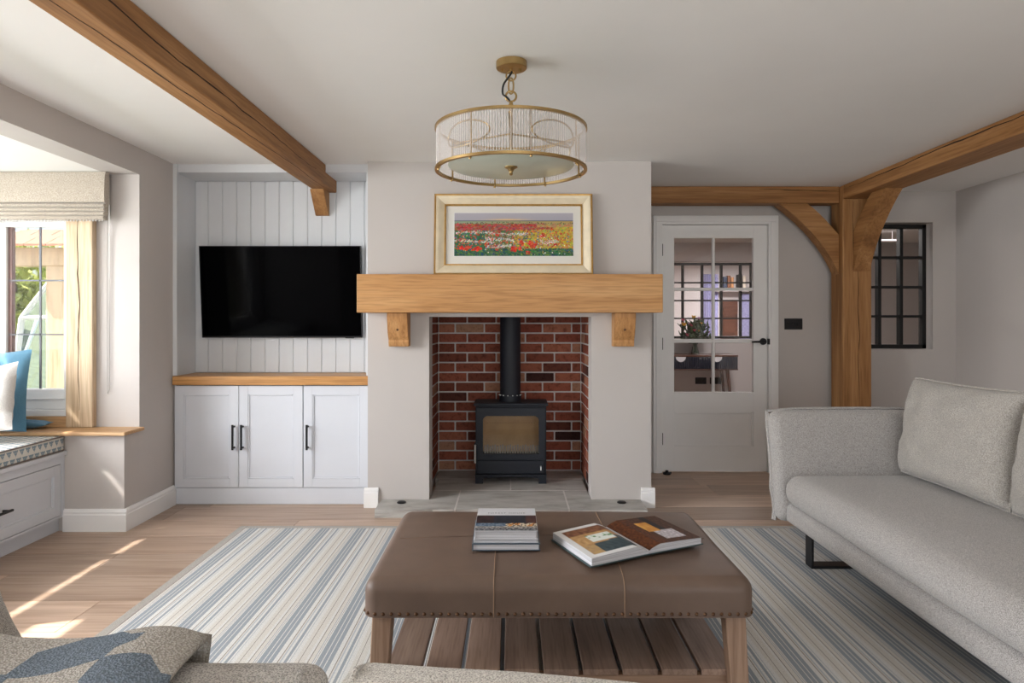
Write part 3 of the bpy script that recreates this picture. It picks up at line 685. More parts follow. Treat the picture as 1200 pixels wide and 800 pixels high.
obj('air_hole', bm, seam_m, fbx, kind='stuff')
bm = nb()
for k in range(22): box(bm, -.20 + k * .0182, -.188 + k * .0182, 4.93, 4.95, .236, .312 + .006 * math.sin(k * 2.1), .003)
obj('log_guard', bm, log_m, sv)
fp = obj('flue_pipe', lathe(nb(), [(0, .622), (.0755, .622), (.0755, 1.298), (0, 1.298)], (-.0126, 5.03, 0), 36), stove_m, sv, 40)
obj('flue_collar', lathe(nb(), [(.0756, .622), (.081, .622), (.081, .668), (.0756, .672)], (-.0126, 5.03, 0), 36), stove_m, fp, 40)
bm = nb()
for k in range(14):
    a = 2 * math.pi * k / 14; box(bm, -.0126 + .080 * math.cos(a) - .003, -.0126 + .080 * math.cos(a) + .003, 5.03 + .080 * math.sin(a) - .003, 5.03 + .080 * math.sin(a) + .003, .666, .672)
obj('collar_rivet', bm, silver_m, fp, kind='stuff')

# mantel, corbels, picture
stud_m = plain('antique_stud', C(92, 66, 48), .35, metal=.8)
mt = obj('mantel_beam', box(nb(), -.965, .938, 4.24, CY - .001, 1.263, 1.502, .004), oak_mx, label='thick oak mantel beam across the chimney breast', cat='mantel')
def corbel(x0, x1, label):
    prof = [(CY - .001, 1.2625), (4.305, 1.2625), (4.306, 1.235)]
    prof += [(4.306 + .012 * math.sin(k / 6 * math.pi) + .06 * (k / 6) ** 3, 1.235 - .148 * k / 6) for k in range(1, 7)]
    prof += [(4.362, 1.078), (4.372, 1.047), (CY - .001, 1.047)]
    c = obj('corbel', prism(nb(), prof, 'X', x0, x1, .003), oak_mz, label=label, cat='corbel', group='oak corbels under the mantel')
    xm = (x0 + x1) / 2; bm = nb(); lathe(bm, [(0, 0), (.008, 0), (.008, .003), (0, .004)], (0, 0, 0), 12)
    bmesh.ops.transform(bm, matrix=Matrix.Translation((xm, 4.326, 1.155)) @ Matrix.Rotation(R(90), 4, 'X'), verts=bm.verts); obj('bolt_head', bm, stud_m, c)
corbel(-.79, -.661, 'shaped oak corbel under the mantel end beside the television'); corbel(.648, .782, 'shaped oak corbel under the mantel end beside the glazed door')

pic = thing('framed_painting', (.01, 4.38, 1.503), 'wide poppy field painting in a champagne gold frame on the mantel', 'painting')
PW, PH, lean = 1.022, .532, math.atan2(.05, .53)
PM = Matrix.Translation((.0095, 4.366, 1.5035)) @ Matrix.Rotation(-lean, 4, 'X')      # local x right, y depth (back), z up
def ring(prof, w, h, m, name, parent, M=PM, zc=None):
    """sweep an (inset, y) profile round a w x h rectangle standing on z=0"""
    bm = nb(); rows = []
    for ins, y in prof:
        rows.append([bm.verts.new(M @ Vector(p)) for p in ((-w / 2 + ins, y, ins), (w / 2 - ins, y, ins), (w / 2 - ins, y, h - ins), (-w / 2 + ins, y, h - ins))])
    for a, b in zip(rows, rows[1:] + rows[:1]):
        for k in range(4): bm.faces.new((a[k], a[(k + 1) % 4], b[(k + 1) % 4], b[k]))
    return obj(name, bm, m, parent)
ring([(0, .0), (0, .038), (.012, .038), (.012, -.006), (.006, -.008)], PW, PH, gold_m, 'gilt_edge', pic)
fr = ring([(.0122, -.004), (.016, -.008), (.030, -.004), (.050, .006), (.066, .014), (.066, .03), (.0122, .03)], PW, PH, champ_m, 'frame', pic)
for sx in (-1, 1):
    for z in (0, PH):
        a = PM @ Vector((sx * (PW / 2 - .014), -.0075, .014 if z == 0 else PH - .014)); b = PM @ Vector((sx * (PW / 2 - .064), .0125, .064 if z == 0 else PH - .064)); tube(bm := nb(), [a, b], .0012, 4); obj('mitre_joint', bm, gold_m, fr)
ring([(.066, .008), (.072, .008), (.076, .016), (.076, .028), (.066, .028)], PW, PH, gold_m, 'gilt_slip', pic)
bm = nb(); surf(bm, lambda u, v: PM @ Vector((-PW / 2 + .074 + u * (PW - .148), .022, .074 + v * (PH - .148))), 1, 1); obj('mat_board', bm, mat_m, pic)
IW, IH, iz0 = .768, .282, .128
ring([(-.004, .020), (0, .020), (0, .0218), (-.004, .0218)], IW, IH, paper_m, 'mat_bevel', pic, PM @ Matrix.Translation((.002, 0, iz0)))
import numpy as np
def paint_field(nu=300, nv=112):
    """a loose poppy meadow built up from many small dabs"""
    q = random.Random(11); U, V = np.meshgrid(np.linspace(0, 1, nu + 1), np.linspace(0, 1, nv + 1), indexing='ij'); A = np.zeros((nu + 1, nv + 1, 3))
    def fill(mask, c): A[mask] = c
    A[:] = (104, 116, 74)
    t = np.clip((V - .82) / .18, 0, 1)[..., None]; g = (np.exp(-((U - .45) / .16) ** 2) * np.exp(-((V - .83) / .035) ** 2))[..., None]
    skyc = np.array((166, 163, 174)) * (1 - t) + np.array((176, 172, 180)) * t + g * np.array((60, 26, -40)); A = np.where((V > .82)[..., None], skyc, A)
    fill((V > .805) & (V <= .822), (84, 92, 108)); A = np.where(((V > .735) & (V <= .805))[..., None], np.stack([140 + 40 * U, 158 - 6 * U, 134 - 40 * U], -1), A)
    def dab(u, v, ru, rv, c, ang=0):
        i0, i1 = max(0, int((u - ru * 1.4) * nu)), min(nu, int((u + ru * 1.4) * nu) + 1); j0, j1 = max(0, int((v - ru * 3) * nv)), min(nv, int((v + max(rv, ru) * 3) * nv) + 1)
        if i1 <= i0 or j1 <= j0: return
        du, dv = U[i0:i1 + 1, j0:j1 + 1] - u, (V[i0:i1 + 1, j0:j1 + 1] - v) * .367; x = du * math.cos(ang) + dv * math.sin(ang); y = -du * math.sin(ang) + dv * math.cos(ang)
        m = (x / ru) ** 2 + (y / (rv * .367)) ** 2 < 1; k = [max(0, min(255, a_ + q.uniform(-22, 22))) for a_ in c]; A[i0:i1 + 1, j0:j1 + 1][m] = k
    def many(n, u0, u1, v0, v1, ru, rv, cols, fn=None, ang=0):
        for _ in range(n):
            u, v = q.uniform(u0, u1), q.uniform(v0, v1)
            if fn and not fn(u, v): continue
            dab(u, v, ru * q.uniform(.6, 1.3), rv * q.uniform(.6, 1.3), q.choice(cols), ang + q.uniform(-.25, .25))
    many(60, 0, 1, .745, .79, .004, .012, [(52, 70, 62), (70, 90, 70)])
    many(2600, 0, 1, 0, .74, .009, .022, [(84, 110, 66), (118, 126, 72), (96, 100, 70), (128, 122, 84), (70, 100, 84)])
    many(1500, 0, .25, .1, .6, .008, .022, [(58, 100, 70), (72, 112, 84)]); many(1800, .5, 1, .16, .68, .010, .02, [(196, 172, 66), (172, 160, 70), (204, 150, 70), (150, 150, 74)], lambda u, v: q.random() < (u - .35) * 1.5)
    many(900, 0, .8, .60, .745, .011, .016, [(172, 66, 62), (186, 78, 70), (150, 62, 62), (172, 104, 90), (140, 96, 76)], lambda u, v: v > .60 + .10 * max(0, (u - .5)) and q.random() < 1.15 - u * .7); many(160, .7, 1, .68, .74, .012, .012, [(170, 150, 96), (182, 130, 90)])
    wl = lambda u, v: min(abs(v - (.53 + .025 * math.sin(u * 9))) / (.04 if u < .62 else .0001), abs(v - (.36 - .12 * u)) / (.035 if u < .34 else .0001), abs(v - (.43 - .12 * u)) / (.05 if .26 < u < .5 else .0001), abs(v - (.20 + .2 * (u - .25))) / (.05 if .27 < u < .48 else .0001), abs(v - .33) / (.075 if .72 < u < .88 else .0001))
    many(5200, 0, 1, .1, .62, .0042, .012, [(222, 218, 208), (196, 194, 186), (206, 186, 176), (170, 172, 150)], lambda u, v: wl(u, v) < q.random())
    many(420, 0, 1, .15, .6, .006, .016, [(196, 74, 52), (204, 112, 60), (110, 120, 140), (176, 76, 70)])
    many(1500, 0, 1, 0, .17, .004, .05, [(48, 92, 70), (64, 112, 72), (40, 76, 84), (98, 124, 66)], ang=1.2)
    for cu, cv, r in ((.06, .18, .022), (.10, .19, .026), (.18, .15, .026), (.21, .18, .022), (.50, .17, .026), (.55, .16, .02), (.57, .30, .02), (.64, .29, .022), (.66, .22, .026), (.27, .29, .014), (.62, .08, .016), (.36, .15, .012), (.85, .27, .014), (.36, .49, .014), (.74, .47, .018), (.82, .62, .014)):
        for _ in range(12): dab(cu + q.gauss(0, r * .6), cv + q.gauss(0, r * 1.2), r * .42, r * .9, q.choice([(200, 52, 36), (216, 78, 48), (176, 44, 40)]), q.uniform(-.6, .6))
    many(120, 0, 1, .03, .5, .004, .010, [(220, 190, 80), (110, 120, 170), (230, 226, 220)])
    return A
PA = paint_field()
printed('canvas_print', lambda u, v: PA[round(u * 300), round(v * 112)], lambda u, v: PM @ Vector((.002 - IW / 2 + u * IW, .0205, iz0 + v * IH)), 300, 112, pic)

# ================================================================== ALCOVE UNIT
YF = 4.505
sbox('oak_worktop', oak_top, (-2.229, -.940, 4.478, 4.806, .790, .848), bev=.003, label='oak worktop over the alcove cupboards', cat='worktop')
sbox('cabinet_plinth', cab_m, (-2.229, -.940, 4.508, 4.54, 0.001, .1095), bev=.002, label='pale grey plinth board under the alcove cupboards', cat='plinth')
def cab_door(x0, x1, hx, parent):
    z0, z1 = .114, .784; f = .058; y = YF - .003
    bm = nb()
    for q in ((x0, x0 + f, z0, z1), (x1 - f, x1, z0, z1), (x0 + f, x1 - f, z0, z0 + f), (x0 + f, x1 - f, z1 - f, z1)): box(bm, q[0], q[1], y, y + .021, q[2], q[3], .001, 1)
    d = obj('cabinet_door', bm, cab_m, parent)
    sbox('door_panel', cab_m, (x0 + f - .004, x1 - f + .004, y + .010, y + .018, z0 + f - .004, z1 - f + .004), parent=d)
    g = f + .010
    sbox('panel_bead', cab_m, [(x0 + f, x0 + g, y + .003, y + .012, z0 + f, z1 - f), (x1 - g, x1 - f, y + .003, y + .012, z0 + f, z1 - f), (x0 + g, x1 - g, y + .003, y + .012, z0 + f, z0 + g), (x0 + g, x1 - g, y + .003, y + .012, z1 - g, z1 - f)], bev=.003, parent=d)
    bm = nb(); tube(bm, [(hx, y - .032, .366), (hx, y - .032, .530)], .0075, 8)
    for z in (.378, .516): tube(bm, [(hx, y - .032, z), (hx, y + .001, z)], .007, 8)
    obj('handle', bm, black_m, d, 40, label='slim black bar handle')
def cabinet(x0, x1, doors, label):
    c = thing('base_cabinet', ((x0 + x1) / 2, 4.66, .11), label, 'cabinet', 'alcove cupboards')
    sbox('carcass', cab_m, [(x0, x0 + .018, YF + .02, 4.80, .11, .789), (x1 - .018, x1, YF + .02, 4.80, .11, .789), (x0 + .018, x1 - .018, YF + .02, 4.80, .11, .128), (x0 + .018, x1 - .018, YF + .02, 4.80, .771, .789), (x0 + .018, x1 - .018, 4.79, 4.80, .128, .771)], parent=c)
    sbox('door_gap', seam_m, (x0 + .004, x1 - .004, YF + .019, YF + .022, .112, .788), parent=c)
    for a, b, h in doors: cab_door(a, b, h, c)
cabinet(-2.228, -1.378, [(-2.225, -1.804, -1.831), (-1.800, -1.381, -1.774)], 'pale grey double-door alcove cupboard with two black handles')
cabinet(-1.376, -.942, [(-1.375, -.946, -1.345)], 'pale grey single-door alcove cupboard next to the fireplace')
# television, tipped forward on its bracket
tv = thing('television', (-1.60, 4.77, 1.094), 'large black flat television on the panelled alcove wall', 'television')
TM = Matrix.Translation((-1.602, 4.735, 1.412)) @ Matrix.Rotation(R(4.5), 4, 'X')
obj('tv_body', box(nb(), -.557, .557, .004, .034, -.318, .318, .004, M=TM), bezel_m, tv)
obj('bezel', box(box(box(box(nb(), -.557, .557, -.004, .004, .313, .318, M=TM), -.557, .557, -.004, .004, -.318, -.307, M=TM), -.557, -.552, -.004, .004, -.307, .313, M=TM), .552, .557, -.004, .004, -.307, .313, M=TM), bezel_m, tv)
obj('screen', box(nb(), -.552, .552, -.001, .0045, -.307, .313, M=TM), screen_m, tv)
obj('sensor_bar', box(nb(), .44, .50, -.003, .004, -.322, -.317, M=TM), bezel_m, tv)
obj('wall_bracket', box(box(nb(), -.2, .2, .034, .05, -.1, .1, M=TM), -.15, .15, .045, .075, -.06, .06), black_m, tv) if False else obj('wall_bracket', box(nb(), -1.75, -1.45, 4.765, 4.806, 1.33, 1.49, .004), black_m, tv)
# wall plate, door stop
sw = thing('light_switch', (2.249, 5.455, 1.144), 'black double light switch plate on the wall by the door', 'switch')
obj('wall_plate', box(nb(), 2.177, 2.321, 5.452, 5.4595, 1.144, 1.232, .003), black_m, sw)
for k in range(3):
    bm = lathe(nb(), [(0, 0), (.010, 0), (.009, .012), (0, .014)], (0, 0, 0), 14); bmesh.ops.transform(bm, matrix=Matrix.Translation((2.209 + .04 * k, 5.452, 1.188)) @ Matrix.Rotation(R(90), 4, 'X'), verts=bm.verts); obj('switch_knob', bm, black_m, sw, 40)
bm = lathe(nb(), [(0, 0), (.03, 0), (.03, .012), (.012, .02), (.012, .03), (0, .032)], (1.225, 5.40, .001), 18); box(bm, 1.225, 1.262, 5.393, 5.407, .006, .018, .003)
obj('door_stop', bm, black_m, smooth=40, label='small black door stop on the floor by the glazed door', cat='door stop')

# ================================================================== WINDOW SEAT
ws = thing('bay_bench', (-2.9, 2.3, 0), 'pale grey built-in window seat with panelled drawers', 'bench')
sbox('seat_carcass', cab_m, (-3.265, -2.60, .62, 3.938, .085, .44), parent=ws)
sbox('plinth', cab_m, (-3.265, -2.615, .62, 3.938, 0.001, .085), parent=ws)
obj('seat_top', box(nb(), -3.265, -2.562, .61, 3.938, .44, .464, .004), cab_m, ws)
sbox('face_frame', cab_m, [(-2.60, -2.58, .62, .80, .085, .44), (-2.60, -2.58, .80, 3.938, .394, .44), (-2.60, -2.58, .80, 3.938, .085, .098), (-2.60, -2.58, 3.908, 3.938, .098, .394), (-2.60, -2.58, 2.88, 2.91, .098, .394), (-2.60, -2.58, 1.83, 1.86, .098, .394)], parent=ws)
for y0, y1 in ((2.915, 3.903), (1.865, 2.875), (.805, 1.825)):
    f = .055; z0, z1 = .101, .390; bm = nb()
    for q in ((y0, y0 + f, z0, z1), (y1 - f, y1, z0, z1), (y0 + f, y1 - f, z0, z0 + f), (y0 + f, y1 - f, z1 - f, z1)): box(bm, -2.598, -2.581, q[0], q[1], q[2], q[3], .001, 1)
    dr = obj('drawer_front', bm, cab_m, ws)
    sbox('drawer_panel', cab_m, (-2.598, -2.590, y0 + f - .004, y1 - f + .004, z0 + f - .004, z1 - f + .004), parent=dr)
    g = f + .01
    sbox('panel_bead', cab_m, [(-2.592, -2.584, y0 + f, y0 + g, z0 + f, z1 - f), (-2.592, -2.584, y1 - g, y1 - f, z0 + f, z1 - f), (-2.592, -2.584, y0 + g, y1 - g, z0 + f, z0 + g), (-2.592, -2.584, y0 + g, y1 - g, z1 - g, z1 - f)], bev=.003, parent=dr)
    yc = (y0 + y1) / 2 - .01; bm = tube(nb(), [(-2.548, yc - .085, .245), (-2.548, yc + .085, .245)], .0075, 8)
    for q in (-.065, .065): tube(bm, [(-2.548, yc + q, .245), (-2.583, yc + q, .245)], .0065, 8)
    obj('handle', bm, black_m, dr, 40, label='black bar handle')
sc = obj('seat_cushion', soft(nb(), -3.22, -2.572, .66, 3.925, .466, .553, .012, 3, (0, .006, 0, 0, 0, .004), 6), tri_m, label='long box cushion with blue triangle print on the window seat', cat='cushion', smooth=50)
bm = nb()
for z in (.470, .550): tube(bm, [(-2.569, .68, z), (-2.569, 3.91, z), (-2.580, 3.926, z), (-3.2, 3.926, z)], .0045, 6)
obj('piping', bm, pipe_m, sc, 40)
M_ = axes((-2.985, 3.885, .803), (1, .02, .06), (-.05, .17, 1), (.02, -1, .17))
bc = obj('scatter_cushion', pillow(.47, .47, .13, M_, seed=1, wr=.014), blue_m, smooth=60, label='large teal blue cushion standing against the bay window', cat='cushion')
M_ = axes((-2.91, 4.015, .604), (1, .1, 0), (-.1, 1, .05), (0, -.05, 1))
obj('scatter_cushion', pillow(.36, .09, .05, M_, seed=2, wr=.004), blue_m, smooth=60, label='small flat teal cushion on the bay window board', cat='cushion')
xa, ya = Vector((.985, .0, .17)).normalized(), Vector((-.2, .34, .92)).normalized(); za = xa.cross(ya).normalized(); ya = za.cross(xa)
M_ = axes((-2.885, 3.655, .775), xa, ya, za)
wc = obj('scatter_cushion', pillow(.46, .38, .17, M_, seed=3, wr=.012), white_m, smooth=60, label='white linen cushion in front of the teal cushion on the window seat', cat='cushion')
# roman blind
bl = thing('roman_blind', (-2.8, 4.02, 1.80), 'oatmeal linen roman blind drawn up over the bay window', 'blind')
prof = [(4.048, 2.087), (4.012, 2.087), (4.002, 2.06), (3.998, 1.99), (3.996, 1.925), (4.0, 1.908), (4.02, 1.902), (4.03, 1.90), (4.048, 1.90)]
obj('blind_fabric', prism(nb(), prof, 'X', -3.26, -2.388), blind_m, bl, 50)
for k in range(4):
    z = 1.900 - k * .024; d = .002 * k
    p = [(4.046, z), (4.008, z), (3.996 + d, z - .006), (3.992 + d, z - .013), (3.996 + d, z - .019), (4.01, z - .0225), (4.046, z - .0225)]
    obj('blind_fold', prism(nb(), p, 'X', -3.26, -2.390 - .002 * k), blind_m, bl, 60)
bm = nb()
for k in range(46): lathe(bm, [(0, 0), (.004, -.003), (.004, -.008), (0, -.013)], (-3.24 + k * .0187, 4.0, 1.804), 5)
obj('fringe', bm, white_m, bl, kind='stuff')
bm = tube(nb(), [(-2.395, 4.05, 2.05), (-2.42, 4.085, 1.70), (-2.425, 4.09, .80), (-2.42, 4.088, .775), (-2.412, 4.088, .80), (-2.41, 4.085, 1.70), (-2.39, 4.05, 2.05)], .0022, 5)
obj('pull_chain', bm, silver_m, bl, 60)

# ================================================================== RUG, OTTOMAN, BOOKS
rug = obj('area_rug', box(nb(), -1.545, 1.835, .44, 3.955, .001, .011, .003), rug_m, label='large striped flatweave rug in blue grey and cream', cat='rug')
bm = nb(); q = .0
box(bm, -1.587, -1.543, .40, 3.997, .001, .012, .003); box(bm, 1.833, 1.877, .40, 3.997, .001, .012, .003); box(bm, -1.543, 1.833, 3.953, 3.997, .001, .012, .003); box(bm, -1.543, 1.833, .40, .442, .001, .012, .003)
obj('binding', bm, rugedge_m, rug)
OX0, OX1, OY0, OY1 = -.456, .745, 2.083, 2.862
ot = thing('ottoman_table', (.1445, 2.47, .012), 'brown leather ottoman coffee table with studs and slatted shelf', 'ottoman')
tb_ = soft(nb(), OX0, OX1, OY0, OY1, .16, .418, .042, 6, (.0, .0, .0, .0, 0, .014), 10, seed=4, wr=.003)
for v in tb_.verts:
    if v.co.z < .302:
        v.co.z = .302
bmesh.ops.remove_doubles(tb_, verts=tb_.verts[:], dist=.0005)
top = obj('leather_top', tb_, leather_m, ot, 50)
def otz(x, y):
    a = 2 * (x - (OX0 + OX1) / 2) / (OX1 - OX0); b = 2 * (y - (OY0 + OY1) / 2) / (OY1 - OY0)
    return .418 + .014 * max(0, 1 - a * a) * max(0, 1 - b * b) + .0012
for x in (-.056, .344):
    pts = [(x, OY0 - .0006, .304), (x, OY0 - .0006, .374)] + [(x, OY0 + .042 - .0428 * math.cos(a), .376 + .0432 * math.sin(a)) for a in (.3, .6, .9, 1.2)]
    pts += [(x, OY0 + .05 + (OY1 - OY0 - .1) * k / 12, otz(x, OY0 + .05 + (OY1 - OY0 - .1) * k / 12)) for k in range(13)]
    obj('seam', tube(nb(), pts, .0016, 5), thread_m, top)
obj('seam', tube(nb(), [(OX0 + .05 + (OX1 - OX0 - .1) * k / 16, 2.4725, otz(OX0 + .05 + (OX1 - OX0 - .1) * k / 16, 2.4725)) for k in range(17)], .0012, 5), leather_m, top)
bm = nb()
def stud(p, M): t = nb(); lathe(t, [(.0062, 0), (.005, .003), (.0025, .0046), (0, .005)], (0, 0, 0), 8); merge(bm, t, Matrix.Translation(p) @ M)
rc = .042; W_, D_ = OX1 - OX0 - 2 * rc, OY1 - OY0 - 2 * rc; per = [D_, math.pi / 2 * rc, W_, math.pi / 2 * rc, D_]; tot = sum(per); k = 0.0
while k < tot:                                    # back-left corner, forward, across the front, back again
    d = k; c0 = Vector((OX0 + rc, OY0 + rc)); c1 = Vector((OX1 - rc, OY0 + rc))
    if d < per[0]: p, th = (OX0, OY1 - rc - d), math.pi
    elif d < sum(per[:2]): th = math.pi + (d - per[0]) / rc; p = (c0.x + rc * math.cos(th), c0.y + rc * math.sin(th))
    elif d < sum(per[:3]): p, th = (OX0 + rc + d - sum(per[:2]), OY0), 1.5 * math.pi
    elif d < sum(per[:4]): th = 1.5 * math.pi + (d - sum(per[:3])) / rc; p = (c1.x + rc * math.cos(th), c1.y + rc * math.sin(th))
    else: p, th = (OX1, OY0 + rc + d - sum(per[:4])), 0
    stud((p[0], p[1], .313), Matrix.Rotation(th, 4, 'Z') @ Matrix.Rotation(R(90), 4, 'Y')); k += .0252
obj('nail_stud', bm, stud_m, top, 60, kind='stuff')
def leg(x, y, dx, dy):
    bm = nb(); w = .031; T = [(x - w, y - w), (x + w, y - w), (x + w, y + w), (x - w, y + w)]
    A = [bm.verts.new((a, b, .302)) for a, b in T]; B = [bm.verts.new((x + dx + (a - x) * .86, y + dy + (b - y) * .86, .0125)) for a, b in T]
    bm.faces.new(A); bm.faces.new(B[::-1])
    for k in range(4): bm.faces.new((A[k], B[k], B[(k + 1) % 4], A[(k + 1) % 4]))
    bmesh.ops.recalc_face_normals(bm, faces=bm.faces[:]); bmesh.ops.bevel(bm, geom=bm.edges[:], offset=.003, segments=1, affect='EDGES')
    obj('leg', bm, table_wz, ot)
for x, dx in ((OX0 + .056, -.018), (OX1 - .056, .018)):
    for y, dy in ((OY0 + .05, -.008), (OY1 - .05, .008)): leg(x, y, dx, dy)
obj('shelf_rail', box(nb(), OX0 + .065, OX1 - .065, OY0 + .066, OY0 + .096, .058, .094, .002), table_wx, ot); obj('shelf_rail', box(nb(), OX0 + .065, OX1 - .065, OY1 - .096, OY1 - .066, .058, .094, .002), table_wx, ot)
for k in range(9):
    x1 = .706 - .124 * k; obj('shelf_slat', box(nb(), x1 - .110, x1, OY0 + .062, OY1 - .062, .095, .114, .002), table_wy, ot)

def topz(x, y): return otz(x, y) + .0016
# closed books: cover boards, page block, spine
def book(x0, x1, y0, y1, z, t, cov, label, yaw=0, print_fn=None, spine_m=None):
    c = Vector(((x0 + x1) / 2, (y0 + y1) / 2, z)); M = Matrix.Translation(c) @ Matrix.Rotation(yaw, 4, 'Z'); w, d = (x1 - x0) / 2, (y1 - y0) / 2
    b = thing('book', c, label, 'book', 'books on the ottoman')
    obj('cover', box(box(box(nb(), -w, w, -d, d, 0, .003, .0008, M=M), -w, w, -d, d, t - .003, t, .0008, M=M), -w, -w + .004, -d, d, .002, t - .002, .0008, M=M), cov, b)
    obj('page_block', box(nb(), -w + .004, w - .005, -d + .004, d - .004, .003, t - .003, M=M), page_m, b)
    if print_fn: printed('cover_print', print_fn, lambda u, v: M @ Vector((-w + .001 + u * (2 * w - .002), -d + .001 + v * (2 * d - .002), t + .0006)), 60, 60, b)
    return b, M, w, d
def page_material():
    m, nt, b = base('page_edges'); b.inputs['Roughness'].default_value = .8
    mp = coords(nt, (3, 3, 700)); n = N(nt, 'ShaderNodeTexNoise'); n.inputs['Scale'].default_value = 1; nt.links.new(mp.outputs[0], n.inputs['Vector'])
    r = ramp(nt, [(.35, C(176, 176, 180)), (.6, C(214, 214, 218))]); nt.links.new(n.outputs['Fac'], r.inputs[0]); nt.links.new(r.outputs[0], b.inputs['Base Color']); return m
page_m = page_material()
navy_m = plain('slate_cover', C(74, 88, 100), .5); orange_m = plain('orange_print_cover', C(120, 92, 70), .5, var=.5, vscale=30); grey_m = plain('pale_cover', C(204, 204, 208), .5)
def cover(u, v):
    if v > .66: return (206, 206, 210)
    n = noise.noise(Vector((u * 12, v * 6, 1))); n2 = noise.noise(Vector((u * 30, v * 26, 4)))
    if v > .30:
        if u < .3: return (52 + 26 * n, 34 + 14 * n, 36 + 12 * n)
        if .82 < u: return (70 + 20 * n, 44 + 14 * n, 44)
        return (34 + 14 * n, 38 + 14 * n, 50 + 16 * n)
    if v > .18: return (90 + 80 * n2, 110 + 60 * n2, 130 + 50 * n2) if u < .5 else ((210, 140, 70) if n > .1 else (214, 200, 176)) if n2 > -.1 else (60, 52, 50)
    if v > .10: return (150 + 80 * n2, 145 + 80 * n2, 140 + 80 * n2)
    return (70, 72, 78) if n2 < .1 else (150, 150, 152)
z = topz(-.02, 2.44)
bk = book(-.136, .094, 2.300, 2.578, z, .024, navy_m, 'slate-edged closed book at the bottom of the stack on the ottoman', R(.6)); z += .0245
bk = book(-.129, .090, 2.308, 2.580, z, .012, grey_m, 'thin pale closed book in the middle of the stack on the ottoman', R(-.4)); z += .0125
bk, BM_, w_, d_ = book(-.127, .087, 2.306, 2.582, z, .029, grey_m, 'closed book with white and dark photo cover on top of the stack', 0, cover)
fc = bpy.data.curves.new('title', 'FONT'); fc.body = 'FOREST HOUSE'; fc.size = .0165; fc.align_x = 'CENTER'; fc.space_character = 1.25
fo = bpy.data.objects.new('title_tmp', fc); COL.objects.link(fo); dg = bpy.context.evaluated_depsgraph_get(); tm = bpy.data.meshes.new_from_object(fo.evaluated_get(dg)); bpy.data.objects.remove(fo)
bm = nb(); bm.from_mesh(tm); bmesh.ops.transform(bm, matrix=BM_ @ Matrix.Translation((0, .066, .0302)), verts=bm.verts); obj('cover_title', bm, plain('title_ink', C(90, 90, 96), .6), bk)

# open book
ob = thing('open_book', (.40, 2.40, topz(.40, 2.40)), 'large open photo book lying on the leather ottoman', 'book')
# right edge of the left page / spine line found from the photo: spine runs from (762,650) to (716,612)
SP0, SP1 = Vector((.452, 2.262)), Vector((.340, 2.540)); sdir = (SP1 - SP0).normalized(); L = .285
sdl = Vector((-sdir.y, sdir.x)); sdr = -sdl
# the two halves open at slightly different angles
def half(sign, ang, W, thick, cols, nm, lab):
    ca, sa = math.cos(ang), math.sin(ang); d2 = sdl if sign < 0 else sdr
    d2 = Vector((d2.x * ca - d2.y * sa, d2.x * sa + d2.y * ca)); zb = topz(.34, 2.45) + .004
    P = lambda s, h, t: Vector((SP0.x + sdir.x * t * L + d2.x * s * W, SP0.y + sdir.y * t * L + d2.y * s * W, h))
    H = lambda s: zb + .004 + thick * (min(1, (s / .22)) ** .6) * (1 - .35 * max(0, s - .22) ** 1.2) if s > 0 else zb + .006
    bm = nb()
    n = 16; top_ = [[bm.verts.new(P(i / n, H(i / n), t)) for i in range(n + 1)] for t in (0, 1)]; bot = [[bm.verts.new(P(i / n, zb, t)) for i in range(n + 1)] for t in (0, 1)]
    for i in range(n):
        bm.faces.new((top_[0][i], top_[0][i + 1], top_[1][i + 1], top_[1][i])); bm.faces.new((bot[0][i], bot[1][i], bot[1][i + 1], bot[0][i + 1]))
        for k in (0, 1): bm.faces.new((top_[k][i], bot[k][i], bot[k][i + 1], top_[k][i + 1]))
    bm.faces.new((top_[0][n], bot[0][n], bot[1][n], top_[1][n])); bm.faces.new((top_[0][0], top_[1][0], bot[1][0], bot[0][0]))
    obj('page_block', bm, page_m, ob)
    bm = nb(); A = [P(-.0, zb - .003, -.015), P(1.03, zb - .003, -.015), P(1.03, zb - .003, 1.015), P(-.0, zb - .003, 1.015)]
    V = [bm.verts.new(p) for p in A] + [bm.verts.new(p + Vector((0, 0, .003))) for p in A]
    bm.faces.new(V[:4][::-1]); bm.faces.new(V[4:])
    for k in range(4): bm.faces.new((V[k], V[(k + 1) % 4], V[4 + (k + 1) % 4], V[4 + k]))
    obj('cover', bm, bookblue_m, ob)
    printed(nm, cols, lambda u, v: P(max(u, .02), H(max(u, .02)) + .0008, v), 64, 44, ob, lab)
def left_page(u, v):      # u from spine to outer edge, v from near to far
    if not (.10 < u < .90 and .09 < v < .93): return (222, 222, 222)
    x = (.90 - u) / .80; y = (v - .09) / .84; n = noise.noise(Vector((x * 14, y * 14, 2)))
    if y < .34 - .10 * x + .18 * (x - .2): 
        return (58 + 16 * n, 74 + 16 * n, 80 + 16 * n) if x > .25 else (180 + 20 * n, 148 + 20 * n, 104)
    if .30 < x < .82 and .38 < y < .66: return (226, 232, 226) if n > -.18 or y < .5 else (92, 140, 84)
    if y > .74: return (126 + 40 * n, 84 + 30 * n, 60 + 24 * n)
    if x > .82 and y < .5: return (70, 78, 84)
    return (186 + 26 * n, 146 + 26 * n, 98 + 20 * n)
